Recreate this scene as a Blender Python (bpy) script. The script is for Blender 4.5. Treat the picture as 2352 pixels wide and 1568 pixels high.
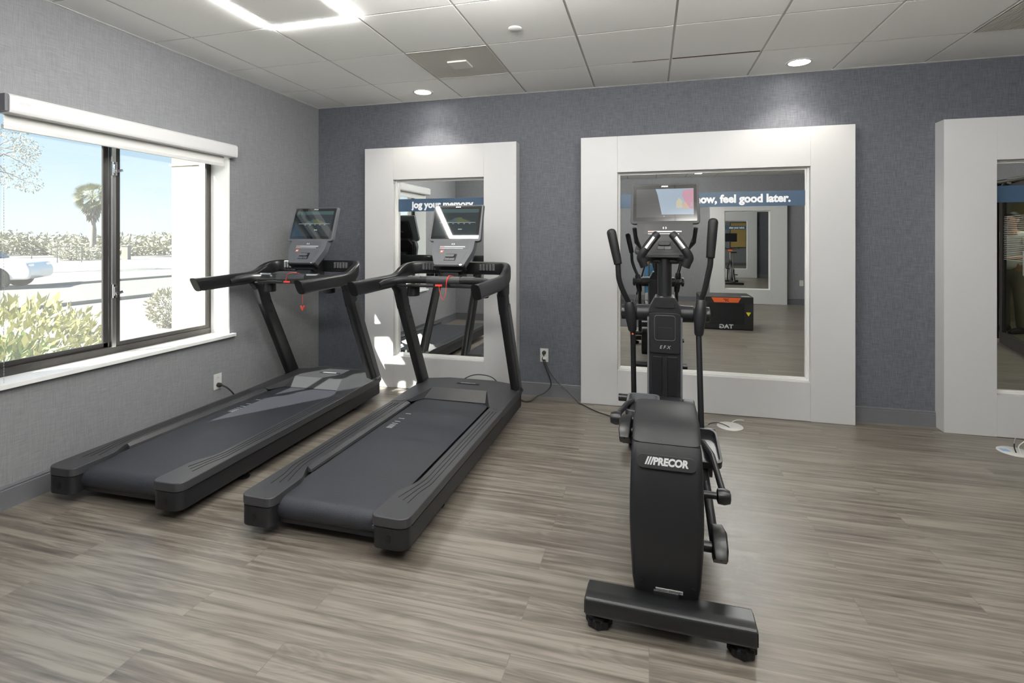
import bpy, bmesh, math, random
from mathutils import Vector, Matrix, Quaternion
PI = math.pi
R = math.radians
random.seed(7)
for o in list(bpy.data.objects):
    bpy.data.objects.remove(o)
SC = bpy.context.scene
COL = SC.collection

# ------------------------------------------------------------------ camera, world, sun, exposure
CAM_H = 1.395
cd = bpy.data.cameras.new('camera'); cam = bpy.data.objects.new('camera', cd); COL.objects.link(cam)
cam.location = (0, 0, CAM_H); cam.rotation_euler = (PI/2, 0, 0.261)
cd.sensor_width = 36.0; cd.lens = 1178.6*36/2352; cd.shift_y = (550.7-784)/2352
cd.clip_start = 0.02; cd.clip_end = 400
SC.camera = cam
SC.view_settings.view_transform = 'Standard'; SC.view_settings.look = 'None'
SC.view_settings.exposure = 0.42; SC.view_settings.gamma = 1.0; SC.view_settings.use_curve_mapping = False
SC.cycles.use_denoising = True
SC.cycles.max_bounces = 14; SC.cycles.glossy_bounces = 8; SC.cycles.diffuse_bounces = 6
SC.cycles.transparent_max_bounces = 16; SC.cycles.transmission_bounces = 6
SC.cycles.caustics_reflective = True; SC.cycles.sample_clamp_indirect = 6.0

SUN = Vector((1.0, 1.47, -1.45)).normalized()
w = bpy.data.worlds.new('sky'); SC.world = w; w.use_nodes = True
nt = w.node_tree; nt.nodes.clear()
wo = nt.nodes.new('ShaderNodeOutputWorld'); wb = nt.nodes.new('ShaderNodeBackground')
wt = nt.nodes.new('ShaderNodeTexCoord'); wx = nt.nodes.new('ShaderNodeSeparateXYZ'); wr = nt.nodes.new('ShaderNodeValToRGB')
nt.links.new(wt.outputs['Generated'], wx.inputs[0]); nt.links.new(wx.outputs['Z'], wr.inputs[0])
el = wr.color_ramp.elements
el[0].position = 0.0; el[0].color = (0.80, 0.84, 0.84, 1); el[1].position = 1.0; el[1].color = (0.16, 0.34, 0.70, 1)
for p_, c_ in ((0.03, (0.80, 0.88, 0.92, 1)), (0.10, (0.60, 0.77, 0.92, 1)), (0.20, (0.45, 0.66, 0.88, 1)), (0.45, (0.28, 0.50, 0.80, 1))):
    e_ = wr.color_ramp.elements.new(p_); e_.color = c_
wb.inputs['Strength'].default_value = 0.84
nt.links.new(wr.outputs[0], wb.inputs[0]); nt.links.new(wb.outputs[0], wo.inputs[0])
sl = bpy.data.lights.new('sun', 'SUN'); so = bpy.data.objects.new('sun', sl); COL.objects.link(so)
sl.energy = 15.0; sl.angle = R(0.6); sl.color = (1.0, 0.95, 0.88)
so.rotation_euler = SUN.to_track_quat('-Z', 'Y').to_euler(); so.location = (-20, -20, 20)

# ------------------------------------------------------------------ materials
MATS = {}
def pmat(name, col, rough=0.5, metal=0.0, spec=0.5, emit=None, estr=0.0, noise=None, bump=None, coat=0.0):
    """principled material; noise=(scale, amount) mottles the colour, bump=(scale, strength) gives a grain"""
    m = bpy.data.materials.new(name); m.use_nodes = True
    n = m.node_tree; b = n.nodes['Principled BSDF']
    b.inputs['Base Color'].default_value = (*col, 1); b.inputs['Roughness'].default_value = rough
    b.inputs['Metallic'].default_value = metal; b.inputs['Specular IOR Level'].default_value = spec
    b.inputs['Coat Weight'].default_value = coat
    if emit: b.inputs['Emission Color'].default_value = (*emit, 1); b.inputs['Emission Strength'].default_value = estr
    tc = n.nodes.new('ShaderNodeTexCoord')
    if noise:
        t = n.nodes.new('ShaderNodeTexNoise'); t.inputs['Scale'].default_value = noise[0]; t.inputs['Detail'].default_value = 4
        n.links.new(tc.outputs['Object'], t.inputs['Vector'])
        mx = n.nodes.new('ShaderNodeMix'); mx.data_type = 'RGBA'
        mx.inputs['A'].default_value = (*[c*(1-noise[1]) for c in col], 1); mx.inputs['B'].default_value = (*[min(1, c*(1+noise[1])) for c in col], 1)
        n.links.new(t.outputs['Fac'], mx.inputs['Factor']); n.links.new(mx.outputs['Result'], b.inputs['Base Color'])
    if bump:
        t = n.nodes.new('ShaderNodeTexNoise'); t.inputs['Scale'].default_value = bump[0]; t.inputs['Detail'].default_value = 2
        n.links.new(tc.outputs['Object'], t.inputs['Vector'])
        bp = n.nodes.new('ShaderNodeBump'); bp.inputs['Strength'].default_value = bump[1]; bp.inputs['Distance'].default_value = 0.002
        n.links.new(t.outputs['Fac'], bp.inputs['Height']); n.links.new(bp.outputs['Normal'], b.inputs['Normal'])
    MATS[name] = m
    return m

def fabric_wall(name, dark, light):
    m = bpy.data.materials.new(name); m.use_nodes = True
    n = m.node_tree; b = n.nodes['Principled BSDF']; b.inputs['Roughness'].default_value = 0.62; b.inputs['Specular IOR Level'].default_value = 0.35
    tc = n.nodes.new('ShaderNodeTexCoord'); L = n.links.new
    facs = []
    for sc_ in ((14, 14, 420), (420, 420, 14)):
        mp = n.nodes.new('ShaderNodeMapping'); mp.inputs['Scale'].default_value = sc_
        t = n.nodes.new('ShaderNodeTexNoise'); t.inputs['Scale'].default_value = 1; t.inputs['Detail'].default_value = 3
        L(tc.outputs['Object'], mp.inputs[0]); L(mp.outputs[0], t.inputs['Vector']); facs.append(t)
    a = n.nodes.new('ShaderNodeMath'); a.operation = 'ADD'; L(facs[0].outputs['Fac'], a.inputs[0]); L(facs[1].outputs['Fac'], a.inputs[1])
    r = n.nodes.new('ShaderNodeMapRange'); r.inputs['From Min'].default_value = 0.7; r.inputs['From Max'].default_value = 1.3; L(a.outputs[0], r.inputs['Value'])
    mx = n.nodes.new('ShaderNodeMix'); mx.data_type = 'RGBA'; mx.inputs['A'].default_value = (*dark, 1); mx.inputs['B'].default_value = (*light, 1)
    L(r.outputs[0], mx.inputs['Factor']); L(mx.outputs['Result'], b.inputs['Base Color'])
    bp = n.nodes.new('ShaderNodeBump'); bp.inputs['Strength'].default_value = 0.25; bp.inputs['Distance'].default_value = 0.001
    L(a.outputs[0], bp.inputs['Height']); L(bp.outputs['Normal'], b.inputs['Normal'])
    return m

def wood_floor():
    m = bpy.data.materials.new('vinyl_plank'); m.use_nodes = True
    n = m.node_tree; b = n.nodes['Principled BSDF']; L = n.links.new
    tc = n.nodes.new('ShaderNodeTexCoord')
    br = n.nodes.new('ShaderNodeTexBrick'); br.offset = 0.37; br.offset_frequency = 2
    for k, v in dict(Scale=1.0, **{'Mortar Size': 0.0012, 'Mortar Smooth': 0.3, 'Brick Width': 1.22, 'Row Height': 0.152, 'Bias': 0.0}).items(): br.inputs[k].default_value = v
    br.inputs['Color1'].default_value = (0, 0, 0, 1); br.inputs['Color2'].default_value = (1, 1, 1, 1); br.inputs['Mortar'].default_value = (0.3, 0.3, 0.3, 1)
    L(tc.outputs['Object'], br.inputs['Vector'])
    # shift grain per plank
    sep = n.nodes.new('ShaderNodeVectorMath'); sep.operation = 'MULTIPLY_ADD'; sep.inputs[1].default_value = (7.3, 3.1, 0); L(br.outputs['Color'], sep.inputs[0]); L(tc.outputs['Object'], sep.inputs[2])
    def noise(scale, det, dist=0.0):
        mp = n.nodes.new('ShaderNodeMapping'); mp.inputs['Scale'].default_value = scale
        t = n.nodes.new('ShaderNodeTexNoise'); t.inputs['Scale'].default_value = 1; t.inputs['Detail'].default_value = det; t.inputs['Distortion'].default_value = dist
        L(sep.outputs[0], mp.inputs[0]); L(mp.outputs[0], t.inputs['Vector']); return t
    n1 = noise((1.5, 34, 1), 5, 0.6); n2 = noise((5, 150, 1), 3, 0.3); n3 = noise((0.7, 7, 1), 2, 1.4)
    # contour lines of a stretched noise give cathedral grain
    wv = n.nodes.new('ShaderNodeMath'); wv.operation = 'MULTIPLY'; wv.inputs[1].default_value = 14; L(n3.outputs['Fac'], wv.inputs[0])
    sn = n.nodes.new('ShaderNodeMath'); sn.operation = 'SINE'; mul = n.nodes.new('ShaderNodeMath'); mul.operation = 'MULTIPLY'; mul.inputs[1].default_value = 6.28
    L(wv.outputs[0], mul.inputs[0]); L(mul.outputs[0], sn.inputs[0])
    def madd(a, k, c):
        x = n.nodes.new('ShaderNodeMath'); x.operation = 'MULTIPLY_ADD'; x.inputs[1].default_value = k; L(a, x.inputs[0])
        if hasattr(c, 'links'): L(c, x.inputs[2])
        else: x.inputs[2].default_value = c
        return x.outputs[0]
    s = madd(n1.outputs['Fac'], 1.55, -0.42); s = madd(n2.outputs['Fac'], 0.55, s); s = madd(sn.outputs[0], 0.055, s)
    bw = n.nodes.new('ShaderNodeRGBToBW'); L(br.outputs['Color'], bw.inputs[0]); s = madd(bw.outputs[0], 0.16, s)
    cr = n.nodes.new('ShaderNodeValToRGB'); e = cr.color_ramp.elements
    e[0].position = 0.22; e[0].color = (0.045, 0.037, 0.029, 1); e[1].position = 0.95; e[1].color = (0.232, 0.208, 0.177, 1)
    k = cr.color_ramp.elements.new(0.58); k.color = (0.120, 0.103, 0.085, 1)
    L(s, cr.inputs[0])
    dk = n.nodes.new('ShaderNodeMix'); dk.data_type = 'RGBA'; dk.inputs['B'].default_value = (0.09, 0.075, 0.062, 1)
    mf = n.nodes.new('ShaderNodeMath'); mf.operation = 'MULTIPLY'; mf.inputs[1].default_value = 0.55; L(br.outputs['Fac'], mf.inputs[0])
    L(mf.outputs[0], dk.inputs['Factor']); L(cr.outputs[0], dk.inputs['A']); L(dk.outputs['Result'], b.inputs['Base Color'])
    rr = n.nodes.new('ShaderNodeMapRange'); rr.inputs['To Min'].default_value = 0.30; rr.inputs['To Max'].default_value = 0.40; L(s, rr.inputs['Value']); L(rr.outputs[0], b.inputs['Roughness'])
    b.inputs['Specular IOR Level'].default_value = 0.9
    bp = n.nodes.new('ShaderNodeBump'); bp.inputs['Strength'].default_value = 0.12; bp.inputs['Distance'].default_value = 0.001; L(s, bp.inputs['Height']); L(bp.outputs['Normal'], b.inputs['Normal'])
    return m

def glass_mat(name, tint=(0.96, 0.98, 0.97), refl=0.05, veil=0.0):
    m = bpy.data.materials.new(name); m.use_nodes = True; n = m.node_tree; n.nodes.clear(); L = n.links.new
    o = n.nodes.new('ShaderNodeOutputMaterial'); t = n.nodes.new('ShaderNodeBsdfTransparent'); t.inputs[0].default_value = (*tint, 1)
    g = n.nodes.new('ShaderNodeBsdfGlossy'); g.inputs['Roughness'].default_value = 0.02
    mx = n.nodes.new('ShaderNodeMixShader'); mx.inputs[0].default_value = refl
    L(t.outputs[0], mx.inputs[1]); L(g.outputs[0], mx.inputs[2])
    last = mx
    if veil > 0:  # translucent share added to the pane to imitate hazy glare
        tr = n.nodes.new('ShaderNodeBsdfTranslucent'); tr.inputs[0].default_value = (0.95, 0.95, 0.92, 1)
        m2 = n.nodes.new('ShaderNodeMixShader'); m2.inputs[0].default_value = veil
        L(last.outputs[0], m2.inputs[1]); L(tr.outputs[0], m2.inputs[2]); last = m2
    L(last.outputs[0], o.inputs[0])
    return m

def emis(name, col, s):
    m = bpy.data.materials.new(name); m.use_nodes = True; n = m.node_tree; n.nodes.clear()
    o = n.nodes.new('ShaderNodeOutputMaterial'); e = n.nodes.new('ShaderNodeEmission'); e.inputs[0].default_value = (*col, 1); e.inputs[1].default_value = s
    n.links.new(e.outputs[0], o.inputs[0]); return m

M_WALL = fabric_wall('slate_fabric_wallpaper', (0.058, 0.063, 0.078), (0.134, 0.139, 0.159))
M_WALL2 = fabric_wall('grey_fabric_wallpaper', (0.168, 0.171, 0.182), (0.243, 0.246, 0.258))
M_FLOOR = wood_floor()
M_BASE = pmat('rubber_baseboard', (0.105, 0.108, 0.118), 0.5, noise=(30, 0.06))
M_TILE = pmat('acoustic_tile', (0.93, 0.93, 0.905), 0.9, noise=(60, 0.02), bump=(260, 0.25))
M_GRID = pmat('ceiling_grid_metal', (0.52, 0.52, 0.50), 0.5, noise=(20, 0.03))
M_WHITE = pmat('white_laminate', (0.52, 0.52, 0.522), 0.42, noise=(5, 0.012), bump=(150, 0.05))
M_TRIM = pmat('white_gloss_moulding', (0.74, 0.74, 0.72), 0.28, noise=(12, 0.02))
M_SILL = pmat('white_sill_paint', (0.82, 0.82, 0.80), 0.4, noise=(6, 0.01))
M_VAL = pmat('blind_cassette_white', (0.58, 0.58, 0.58), 0.45, noise=(9, 0.01))
M_MIRROR = pmat('silvered_mirror', (0.86, 0.88, 0.87), 0.0, 1.0)
M_BLUE = pmat('blue_banner_film', (0.040, 0.078, 0.132), 0.35, noise=(20, 0.04))
M_LETTER = pmat('white_vinyl_lettering', (0.82, 0.84, 0.86), 0.4, noise=(20, 0.01))
M_BRONZE = pmat('dark_bronze_aluminium', (0.045, 0.042, 0.04), 0.4, 0.4, noise=(40, 0.2))
M_STEEL = pmat('brushed_steel', (0.55, 0.55, 0.54), 0.3, 1.0, noise=(80, 0.1))
M_CHROME = pmat('bright_chrome', (0.8, 0.8, 0.8), 0.12, 1.0, noise=(40, 0.04))
M_CHAR = pmat('charcoal_deck_plastic', (0.036, 0.037, 0.041), 0.40, spec=0.42, noise=(200, 0.06), bump=(700, 0.12))
M_DARK = pmat('black_body_plastic', (0.0105, 0.011, 0.013), 0.42, spec=0.36, noise=(150, 0.08), bump=(700, 0.12))
M_BLACK = pmat('black_rubber', (0.006, 0.006, 0.007), 0.55, spec=0.35, noise=(90, 0.1))
M_BEV = pmat('satin_rail_chamfer', (0.05, 0.051, 0.055), 0.24, spec=0.9, noise=(80, 0.05))
M_BELT = pmat('running_belt', (0.024, 0.026, 0.033), 0.50, spec=0.45, noise=(260, 0.5), bump=(300, 0.8))
M_PAINT = pmat('satin_black_steel', (0.009, 0.0095, 0.0105), 0.33, spec=0.42, noise=(60, 0.05))
M_SIDE = pmat('graphite_side_panel', (0.060, 0.061, 0.064), 0.38, noise=(100, 0.04))
M_GREYP = pmat('console_grey_plastic', (0.082, 0.086, 0.095), 0.45, noise=(180, 0.04), bump=(600, 0.08))
M_SCRN = pmat('black_screen_glass', (0.008, 0.008, 0.009), 0.03, spec=0.9, noise=(5, 0.02))
M_RED = pmat('safety_red', (0.62, 0.05, 0.03), 0.5, noise=(30, 0.05))
M_ORANGE = pmat('warning_orange', (0.75, 0.13, 0.03), 0.5, noise=(30, 0.05))
M_ORED = pmat('badge_orange_red', (0.62, 0.16, 0.10), 0.5, noise=(30, 0.05))
M_YELL = pmat('warning_yellow', (0.75, 0.68, 0.02), 0.5, noise=(30, 0.05))
M_SILV = pmat('silver_print', (0.55, 0.56, 0.57), 0.35, 0.3, noise=(40, 0.03))
M_PRINT = pmat('white_print', (0.7, 0.7, 0.7), 0.5, noise=(40, 0.03))
M_PLATE = pmat('white_wall_plate', (0.60, 0.60, 0.58), 0.35, noise=(20, 0.01))
M_VENT = pmat('vent_metal_beige', (0.68, 0.65, 0.60), 0.6, noise=(90, 0.06))
M_CORD = pmat('black_cord', (0.015, 0.015, 0.016), 0.5, noise=(60, 0.05))
M_MAT = pmat('dark_rubber_mat', (0.050, 0.050, 0.053), 0.75, noise=(250, 0.3))
M_TAN = pmat('tan_wood_panel', (0.42, 0.29, 0.10), 0.5, noise=(6, 0.1))
M_CORR = pmat('corridor_paint', (0.40, 0.38, 0.27), 0.6, noise=(3, 0.03))
M_CONC = pmat('bleached_concrete', (0.235, 0.228, 0.212), 0.9, noise=(0.6, 0.05))
M_ROAD = pmat('pale_asphalt', (0.200, 0.195, 0.184), 0.9, noise=(1.0, 0.05))
M_STUCCO = pmat('cream_stucco', (0.245, 0.228, 0.198), 0.9, noise=(8, 0.03), bump=(60, 0.3))
M_EXT = pmat('exterior_stucco', (0.70, 0.66, 0.58), 0.9, noise=(8, 0.03))
M_LEAFY = pmat('yellow_green_leaf', (0.331, 0.331, 0.137), 0.6, noise=(3, 0.3))
M_LEAFG = pmat('fresh_green_leaf', (0.187, 0.288, 0.072), 0.6, noise=(3, 0.25))
M_LEAFP = pmat('sunbleached_leaf', (0.374, 0.360, 0.274), 0.7, noise=(3, 0.15))
M_PALM = pmat('palm_frond_green', (0.245, 0.259, 0.158), 0.7, noise=(3, 0.15))
M_BARK = pmat('grey_brown_bark', (0.274, 0.252, 0.216), 0.9, noise=(5, 0.15))
M_GLASS = glass_mat('window_glass', refl=0.03, veil=0.035)
M_GLASS2 = glass_mat('door_glass', (0.86, 0.90, 0.86))
M_FILL = emis('lamp_diffuser_glow', (1.0, 0.985, 0.95), 40.0)  # emission of the added, unseen fill boxes
M_GLOW0 = emis('floating_edge_glow', (1.0, 0.985, 0.95), 42.0)
M_GLOW2 = emis('downlight_glow', (1.0, 0.98, 0.94), 40.0)

# ------------------------------------------------------------------ mesh helpers
class MB:
    def __init__(s): s.v = []; s.f = []
    def add(s, vs, fs):
        k = len(s.v); s.v += [tuple(v) for v in vs]; s.f += [[i+k for i in f] for f in fs]; return s
    def box(s, x0, x1, y0, y1, z0, z1):
        return s.add([(x0,y0,z0),(x1,y0,z0),(x1,y1,z0),(x0,y1,z0),(x0,y0,z1),(x1,y0,z1),(x1,y1,z1),(x0,y1,z1)],
                     [(0,3,2,1),(4,5,6,7),(0,1,5,4),(1,2,6,5),(2,3,7,6),(3,0,4,7)])
    def obox(s, c, ax, ay, az):
        """oriented box: centre and three half-axis vectors"""
        c, ax, ay, az = Vector(c), Vector(ax), Vector(ay), Vector(az)
        vs = [c+sx*ax+sy*ay+sz*az for sz in (-1, 1) for sx, sy in ((-1,-1),(1,-1),(1,1),(-1,1))]
        return s.add(vs, [(0,3,2,1),(4,5,6,7),(0,1,5,4),(1,2,6,5),(2,3,7,6),(3,0,4,7)])
    def prism(s, pts, axis, a, b):
        """extrude a 2D polygon along x, y or z between a and b"""
        def P(p, t): return {'x': (t, p[0], p[1]), 'y': (p[0], t, p[1]), 'z': (p[0], p[1], t)}[axis]
        n = len(pts); vs = [P(p, a) for p in pts]+[P(p, b) for p in pts]
        fs = [list(range(n))[::-1], list(range(n, 2*n))]+[(i, (i+1) % n, n+(i+1) % n, n+i) for i in range(n)]
        return s.add(vs, fs)
    def rings(s, rs, cap=True, closed=False):
        n = len(rs[0]); vs = [p for r in rs for p in r]; fs = []
        m = len(rs)
        for k in range(m if closed else m-1):
            a, b = k*n, ((k+1) % m)*n
            fs += [(a+i, a+(i+1) % n, b+(i+1) % n, b+i) for i in range(n)]
        if cap and not closed: fs += [list(range(n))[::-1], list(range((m-1)*n, m*n))]
        return s.add(vs, fs)
    def tube(s, pts, r, seg=12, cap=True, closed=False):
        P = [Vector(p) for p in pts]; n = len(P)
        rr = r if isinstance(r, (list, tuple)) else [r]*n
        T = []
        for i in range(n):
            a = P[(i-1) % n] if (closed or i > 0) else P[i]; b = P[(i+1) % n] if (closed or i < n-1) else P[i]
            T.append((b-a).normalized())
        u = T[0].orthogonal().normalized(); rs = []
        for i in range(n):
            if i: u = (T[i-1].rotation_difference(T[i]) @ u)
            u = (u-T[i]*u.dot(T[i])).normalized(); v = T[i].cross(u)
            rs.append([P[i]+rr[i]*(math.cos(2*PI*k/seg)*u+math.sin(2*PI*k/seg)*v) for k in range(seg)])
        return s.rings(rs, cap, closed)
    def sweep(s, pts, wh, ex=3.0, seg=20, up=(0, 0, 1), cap=True):
        """superellipse section of half-width w (sideways) and half-height h (towards up) swept along pts"""
        P = [Vector(p) for p in pts]; n = len(P); U = Vector(up); rs = []
        for i in range(n):
            t = (P[min(i+1, n-1)]-P[max(i-1, 0)]).normalized(); side = t.cross(U).normalized(); upv = side.cross(t)
            w_, h_ = wh[i] if isinstance(wh, list) else wh
            ring = []
            for k in range(seg):
                a = 2*PI*k/seg; c, s_ = math.cos(a), math.sin(a)
                ring.append(P[i]+side*w_*math.copysign(abs(c)**(2/ex), c)+upv*h_*math.copysign(abs(s_)**(2/ex), s_))
            rs.append(ring)
        return s.rings(rs, cap)
    def lathe(s, prof, seg=24, c=(0, 0, 0), axis='z'):
        rs = []
        for r, z in prof:
            ring = []
            for k in range(seg):
                a = 2*PI*k/seg; x, y = r*math.cos(a), r*math.sin(a)
                ring.append({'z': (c[0]+x, c[1]+y, c[2]+z), 'x': (c[0]+z, c[1]+x, c[2]+y), 'y': (c[0]+y, c[1]+z, c[2]+x)}[axis])
            rs.append(ring)
        return s.rings(rs)
def cyl(c, r, h, axis='z', seg=20): return MB().lathe([(r, -h/2), (r, h/2)], seg, c, axis)

def finish(me, bevel=0.0, seg=2, smooth=38):
    bm = bmesh.new(); bm.from_mesh(me)
    bmesh.ops.recalc_face_normals(bm, faces=bm.faces)
    if bevel > 0:
        ed = [e for e in bm.edges if len(e.link_faces) == 2 and e.calc_face_angle(0) > R(28)]
        if ed: bmesh.ops.bevel(bm, geom=ed, offset=bevel, segments=seg, profile=0.5, affect='EDGES', clamp_overlap=True)
    bm.to_mesh(me); bm.free()
    me.shade_smooth() if hasattr(me, 'shade_smooth') else [setattr(p, 'use_smooth', True) for p in me.polygons]
    me.set_sharp_from_angle(angle=R(smooth))
def obj(name, mb, mat, parent=None, bevel=0.0, seg=2, smooth=38, label=None, loc=None):
    me = bpy.data.meshes.new(name); me.from_pydata([tuple(v) for v in mb.v], [], mb.f); me.materials.append(mat)
    finish(me, bevel, seg, smooth)
    o = bpy.data.objects.new(name, me); COL.objects.link(o)
    if bevel > 0:
        wnm = o.modifiers.new('weighted_normals', 'WEIGHTED_NORMAL'); wnm.keep_sharp = True; wnm.weight = 80
    if parent: o.parent = parent
    if label: o['label'] = label
    if loc: o.location = loc
    return o
def tag(o, label, cat, group=None, kind=None):
    o['label'] = label; o['category'] = cat
    if group: o['group'] = group
    if kind: o['kind'] = kind
    return o
def thing(name, label, cat, loc=(0, 0, 0), rz=0.0, group=None):
    o = bpy.data.objects.new(name, None); COL.objects.link(o); o.location = loc; o.rotation_euler = (0, 0, rz); o.empty_display_size = 0.1
    return tag(o, label, cat, group)
def struct(name, mb, mat, bevel=0.0, label=None, parent=None, smooth=38):
    o = obj(name, mb, mat, parent, bevel, smooth=smooth)
    if not parent: o['kind'] = 'structure'
    if label: o['label'] = label
    return o
def copy_tree(o, parent=None):
    c = o.copy(); COL.objects.link(c)
    if parent: c.parent = parent
    for ch in [x for x in COL.objects if x.parent == o]: copy_tree(ch, c)
    return c
def text(name, body, size, mat, parent, origin, ex, ey, align='CENTER', bold=0.0, depth=0.0008, shear=0.0, space=1.0, fit=None):
    """flat lettering as a mesh: ex reading direction, ey up direction"""
    cu = bpy.data.curves.new(name, 'FONT'); cu.body = body; cu.size = size; cu.align_x = align; cu.align_y = 'CENTER'
    cu.offset = bold; cu.extrude = depth; cu.shear = shear; cu.space_character = space; cu.resolution_u = 3
    t = bpy.data.objects.new(name, cu); COL.objects.link(t)
    bpy.context.view_layer.update()
    me = bpy.data.meshes.new_from_object(t.evaluated_get(bpy.context.evaluated_depsgraph_get()))
    bpy.data.objects.remove(t); bpy.data.curves.remove(cu)
    if fit:
        xs = [v.co.x for v in me.vertices]; k = fit/(max(xs)-min(xs)); me.transform(Matrix.Diagonal((k, 1, 1, 1)))
    ex = Vector(ex).normalized(); ey = Vector(ey).normalized(); ez = ex.cross(ey)
    mt = Matrix((ex, ey, ez)).transposed().to_4x4(); mt.translation = Vector(origin)
    me.transform(mt); me.materials.clear(); me.materials.append(mat)
    o = bpy.data.objects.new(name, me); COL.objects.link(o); o.parent = parent
    return o
def rpoly(pts, rad, seg=6):
    """round the corners of a 2D polygon"""
    out = []; n = len(pts)
    for i in range(n):
        r = rad[i] if isinstance(rad, (list, tuple)) else rad
        p = Vector(pts[i]); a = Vector(pts[i-1])-p; b = Vector(pts[(i+1) % n])-p
        if r <= 0: out.append(tuple(p)); continue
        la, lb = a.length, b.length; a.normalize(); b.normalize(); d = min(r, la*0.48, lb*0.48)
        p0, p1 = p+a*d, p+b*d
        for k in range(seg+1):
            t = k/seg; out.append(tuple((1-t)**2*p0+2*t*(1-t)*p+t*t*p1))
    return out
def smooth_path(pts, n=6, closed=False):
    P = [Vector(p) for p in pts]; out = []; m = len(P)
    for i in range(m if closed else m-1):
        if closed: p0, p1, p2, p3 = P[i-1], P[i], P[(i+1) % m], P[(i+2) % m]
        else: p0, p1, p2, p3 = P[max(i-1, 0)], P[i], P[i+1], P[min(i+2, m-1)]
        for k in range(n):
            t = k/n
            out.append(0.5*((2*p1)+(p2-p0)*t+(2*p0-5*p1+4*p2-p3)*t*t+(3*p1-p0-3*p2+p3)*t**3))
    if not closed: out.append(P[-1])
    return out

# ------------------------------------------------------------------ room shell
XL, XR, YB, YN, H = -3.23, 4.55, 4.51, -2.92, 2.718
WY0, WY1, WZ0, WZ1 = 1.84, 3.37, 0.65, 2.12       # window opening
struct('floor', MB().box(XL, XR, YN, YB, -0.1, 0.0), M_FLOOR)
struct('wall_back', MB().box(XL-0.2, XR+0.2, YB, YB+0.15, -0.1, H+0.2), M_WALL)
mb = MB()
mb.box(XL-0.22, XL, YN, WY0, -0.1, H+0.2).box(XL-0.22, XL, WY1, YB, -0.1, H+0.2)
mb.box(XL-0.22, XL, WY0, WY1, -0.1, WZ0-0.025).box(XL-0.22, XL, WY0, WY1, WZ1, H+0.2)
struct('wall_left', mb, M_WALL2)
struct('wall_front', MB().box(XL-0.2, XR+0.2, YN-0.15, YN, -0.1, H+0.2), M_WALL2)
struct('wall_alcove', MB().box(XL, -2.2, 0.48, 0.62, 0, H), M_WALL2)
DY0, DY1, DZ = 0.30, 1.92, 2.12                    # glazed door opening in the right wall
mb = MB().box(XR, XR+0.14, YN, DY0, -0.1, H+0.2).box(XR, XR+0.14, DY1, YB, -0.1, H+0.2).box(XR, XR+0.14, DY0, DY1, DZ, H+0.2)
struct('wall_right', mb, M_WALL2)
# corridor behind the glazed door
struct('wall_corridor', MB().box(6.3, 6.4, -3.0, 4.5, 0, H).box(XR+0.14, 6.3, -3.1, -3.0, 0, H).box(XR+0.14, 6.3, 4.5, 4.6, 0, H), M_CORR)
struct('floor_corridor', MB().box(XR, 6.4, -3.1, 4.6, -0.1, 0), M_FLOOR)
struct('ceiling_corridor', MB().box(XR+0.14, 6.4, -3.1, 4.6, H, H+0.1), M_TILE)

GX, GY, TS = -1.066, 2.708, 0.61
# items sitting in the ceiling grid: (i, j) = tile column/row
VENTS = [(-1, 1), (5, 1), (2, -8)]; PANELS = [(-2, -1), (0, -2), (3, -2), (-1, -5), (2, -5)]  # all panels after the first are added out of view as fill light
mb = MB()
i0, i1 = -4, 9; j0, j1 = -10, 3
for i in range(i0, i1+1):
    for j in range(j0, j1):
        x0, x1, y0, y1 = GX+TS*i+0.007, GX+TS*(i+1)-0.007, GY+TS*j+0.006, GY+TS*(j+1)-0.006
        x0, x1, y0, y1 = max(x0, XL), min(x1, XR), max(y0, YN), min(y1, YB)
        if x1-x0 < 0.02 or y1-y0 < 0.02 or (i, j) in VENTS or (i, j) in PANELS: continue
        if (i, j) == (2, 1): y1 -= 0.007
        mb.box(x0, x1, y0, y1, H, H+0.02)
struct('ceiling', mb, M_TILE, bevel=0.002)
mb = MB().box(XL, XR, YN, YB, H+0.03, H+0.06)
mb2 = MB()
for i in range(i0, i1+2):
    x = GX+TS*i
    if XL < x < XR: mb2.box(x-0.012, x+0.012, YN, YB, H+0.006, H+0.012)
for j in range(j0, j1+1):
    y = GY+TS*j
    if YN < y < YB: mb2.box(XL, XR, y-0.0115, y+0.0115, H+0.007, H+0.0125)
struct('ceiling_plenum', mb, M_BASE)
struct('trim_ceiling_grid', mb2, M_GRID)
struct('trim_wall_angle', MB().box(XL, XR, YB-0.02, YB, H-0.001, H+0.004).box(XL, XL+0.02, YN, YB, H-0.001, H+0.004), M_TILE)
gp = obj('tile_gap', MB().box(GX+TS*1.55, GX+TS*2-0.012, GY+TS*2-0.005, GY+TS*2+0.003, H-0.0005, H+0.004), pmat('dark_brown_gap', (0.07, 0.04, 0.02), 0.9, noise=(9, 0.1)))
gp['kind'] = 'structure'; gp.name = 'trim_1'
gp = obj('trim_2', MB().box(GX+TS*2+0.012, GX+TS*3-0.012, GY+TS*2-0.007, GY+TS*2+0.004, H-0.0005, H+0.004), gp.data.materials[0]); gp['kind'] = 'structure'

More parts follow.
